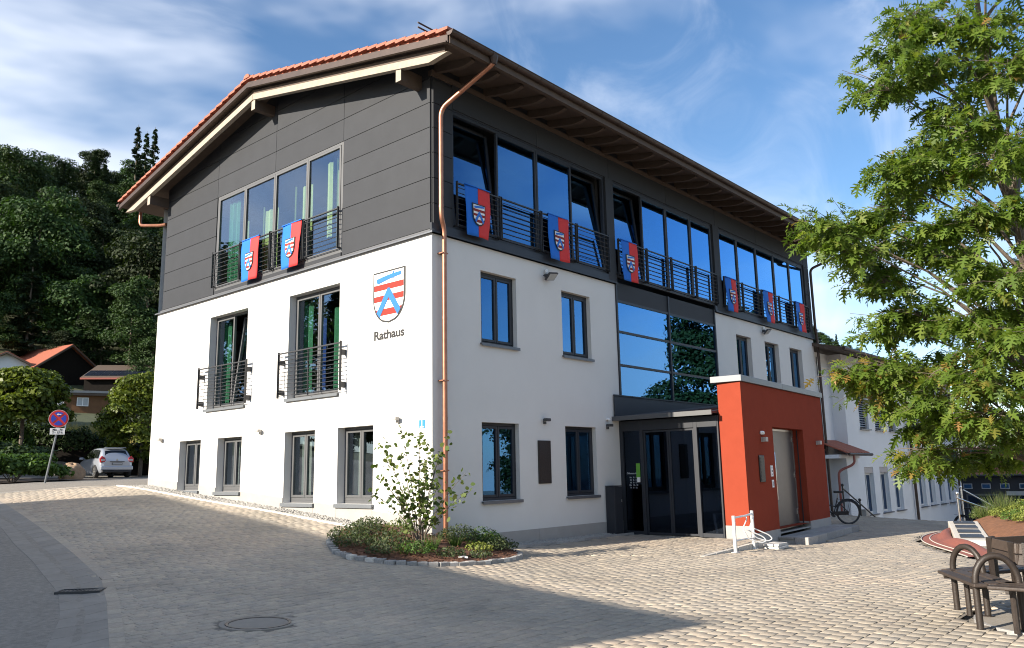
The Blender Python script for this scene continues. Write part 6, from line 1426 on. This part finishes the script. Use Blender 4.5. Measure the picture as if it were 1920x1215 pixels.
for i, (x, y, w, h, mt, lb) in enumerate(spots): low_shrub(x, y, w, h*HS, mt, int(480*(w/.3)**2), lb, 60+i)
for i, (x, y) in enumerate(((-.95, -1.0), (-.3, -.9))): low_shrub(x, y, .16, .34, 'leaf_bush', 120, ['upright grassy tuft in front of the tall corner shrub', 'upright grassy tuft between tall shrub and downpipe'][i], 90+i, spiky=True)
t = thing('plant_label', 'small white plant label lying near the front kerb stones', 'label', (-1.0, -1.78, g1(-1.0, -1.78)+.09), .4); MB().box(-.09, .09, -.035, .035, 0, .008).build('card', M['white'], t); MB().box(-.01, .01, -.1, -.035, -.02, .004).build('spike', M['white'], t)
# flower bed plants
fl = [(15.4, -6.15, .35, .45, 'leaf_shrub', 1), (15.9, -6.5, .55, .75, 'leaf_shrub', 1), (16.5, -6.9, .40, .4, 'leaf_lime', 0), (14.6, -6.7, .30, .28, 'leaf_lime', 0), (15.2, -7.5, .5, .42, 'leaf_bush', 0), (14.2, -7.2, .38, .35, 'leaf_lime', 0), (13.2, -7.3, .34, .3, 'leaf_bush', 0), (16.3, -7.9, .45, .9, 'leaf_lime', 1), (12.5, -7.7, .36, .3, 'leaf_lime', 0), (14.0, -8.3, .6, .5, 'leaf_bush', 0), (15.5, -5.95, .22, .3, 'leaf_shrub', 0), (13.0, -8.6, .4, .5, 'leaf_bush', 1), (16.9, -8.8, .5, .8, 'leaf_lime', 1)]
fll = ['grey green tuft at the foot of the stainless handrail', 'tall feathery light green perennial beside the handrail', 'lime perennial right of the feathery tuft', 'small lime plant at the left of the flower bed', 'broad green plant in the middle of the flower bed', 'lime plant on the brown soil near the trough', 'low green plant near the lower end of the trough', 'tall spiky lime plant at the back of the flower bed', 'small lime plant behind the bench backrest', 'large green plant behind the bench in the flower bed', 'small grey plant right at the handrail post', 'upright green plant right above the bench', 'tall lime plant cut by the right picture edge']
for i, (x, y, w, h, mt, sp) in enumerate(fl):
    ylim = np.interp(x, [8.6, 10.5, 12.4, 14.2, 15.3, 18.1], [-8.1, -7.35, -6.55, -5.95, -5.55, -5.7]); v = max(0, (ylim-y)/6); dz_ = .02+.50*(1-math.exp(-v*9))*np.interp(x, [8.6, 10, 16, 18.1], [.5, .8, 1, .6])
    low_shrub(x, y, w, h, mt, 420 if sp else int(700*(w/.3)**2), fll[i], 120+i, 'plants of the flower bed', bool(sp), dz_)

# chestnut across the square, mirrored in the tall glazing
ch = thing('chestnut_tree', 'large chestnut across the square, seen mirrored in the tall glazing', 'tree', (42, -15.2, g1(42, -15.2)))
trunk_mb([(0, 0, -1), (0, 0, 4), (.2, 0, 8)], [.4, .33, .2], 9).build('trunk', M['bark'], ch)
rch = np.random.default_rng(51); crown('crown', M['leaf_forest'], rand_lobes(15.5, 4.7, 80, rch, .15), 36000, .15, ch, (.55, 1.05), rch)
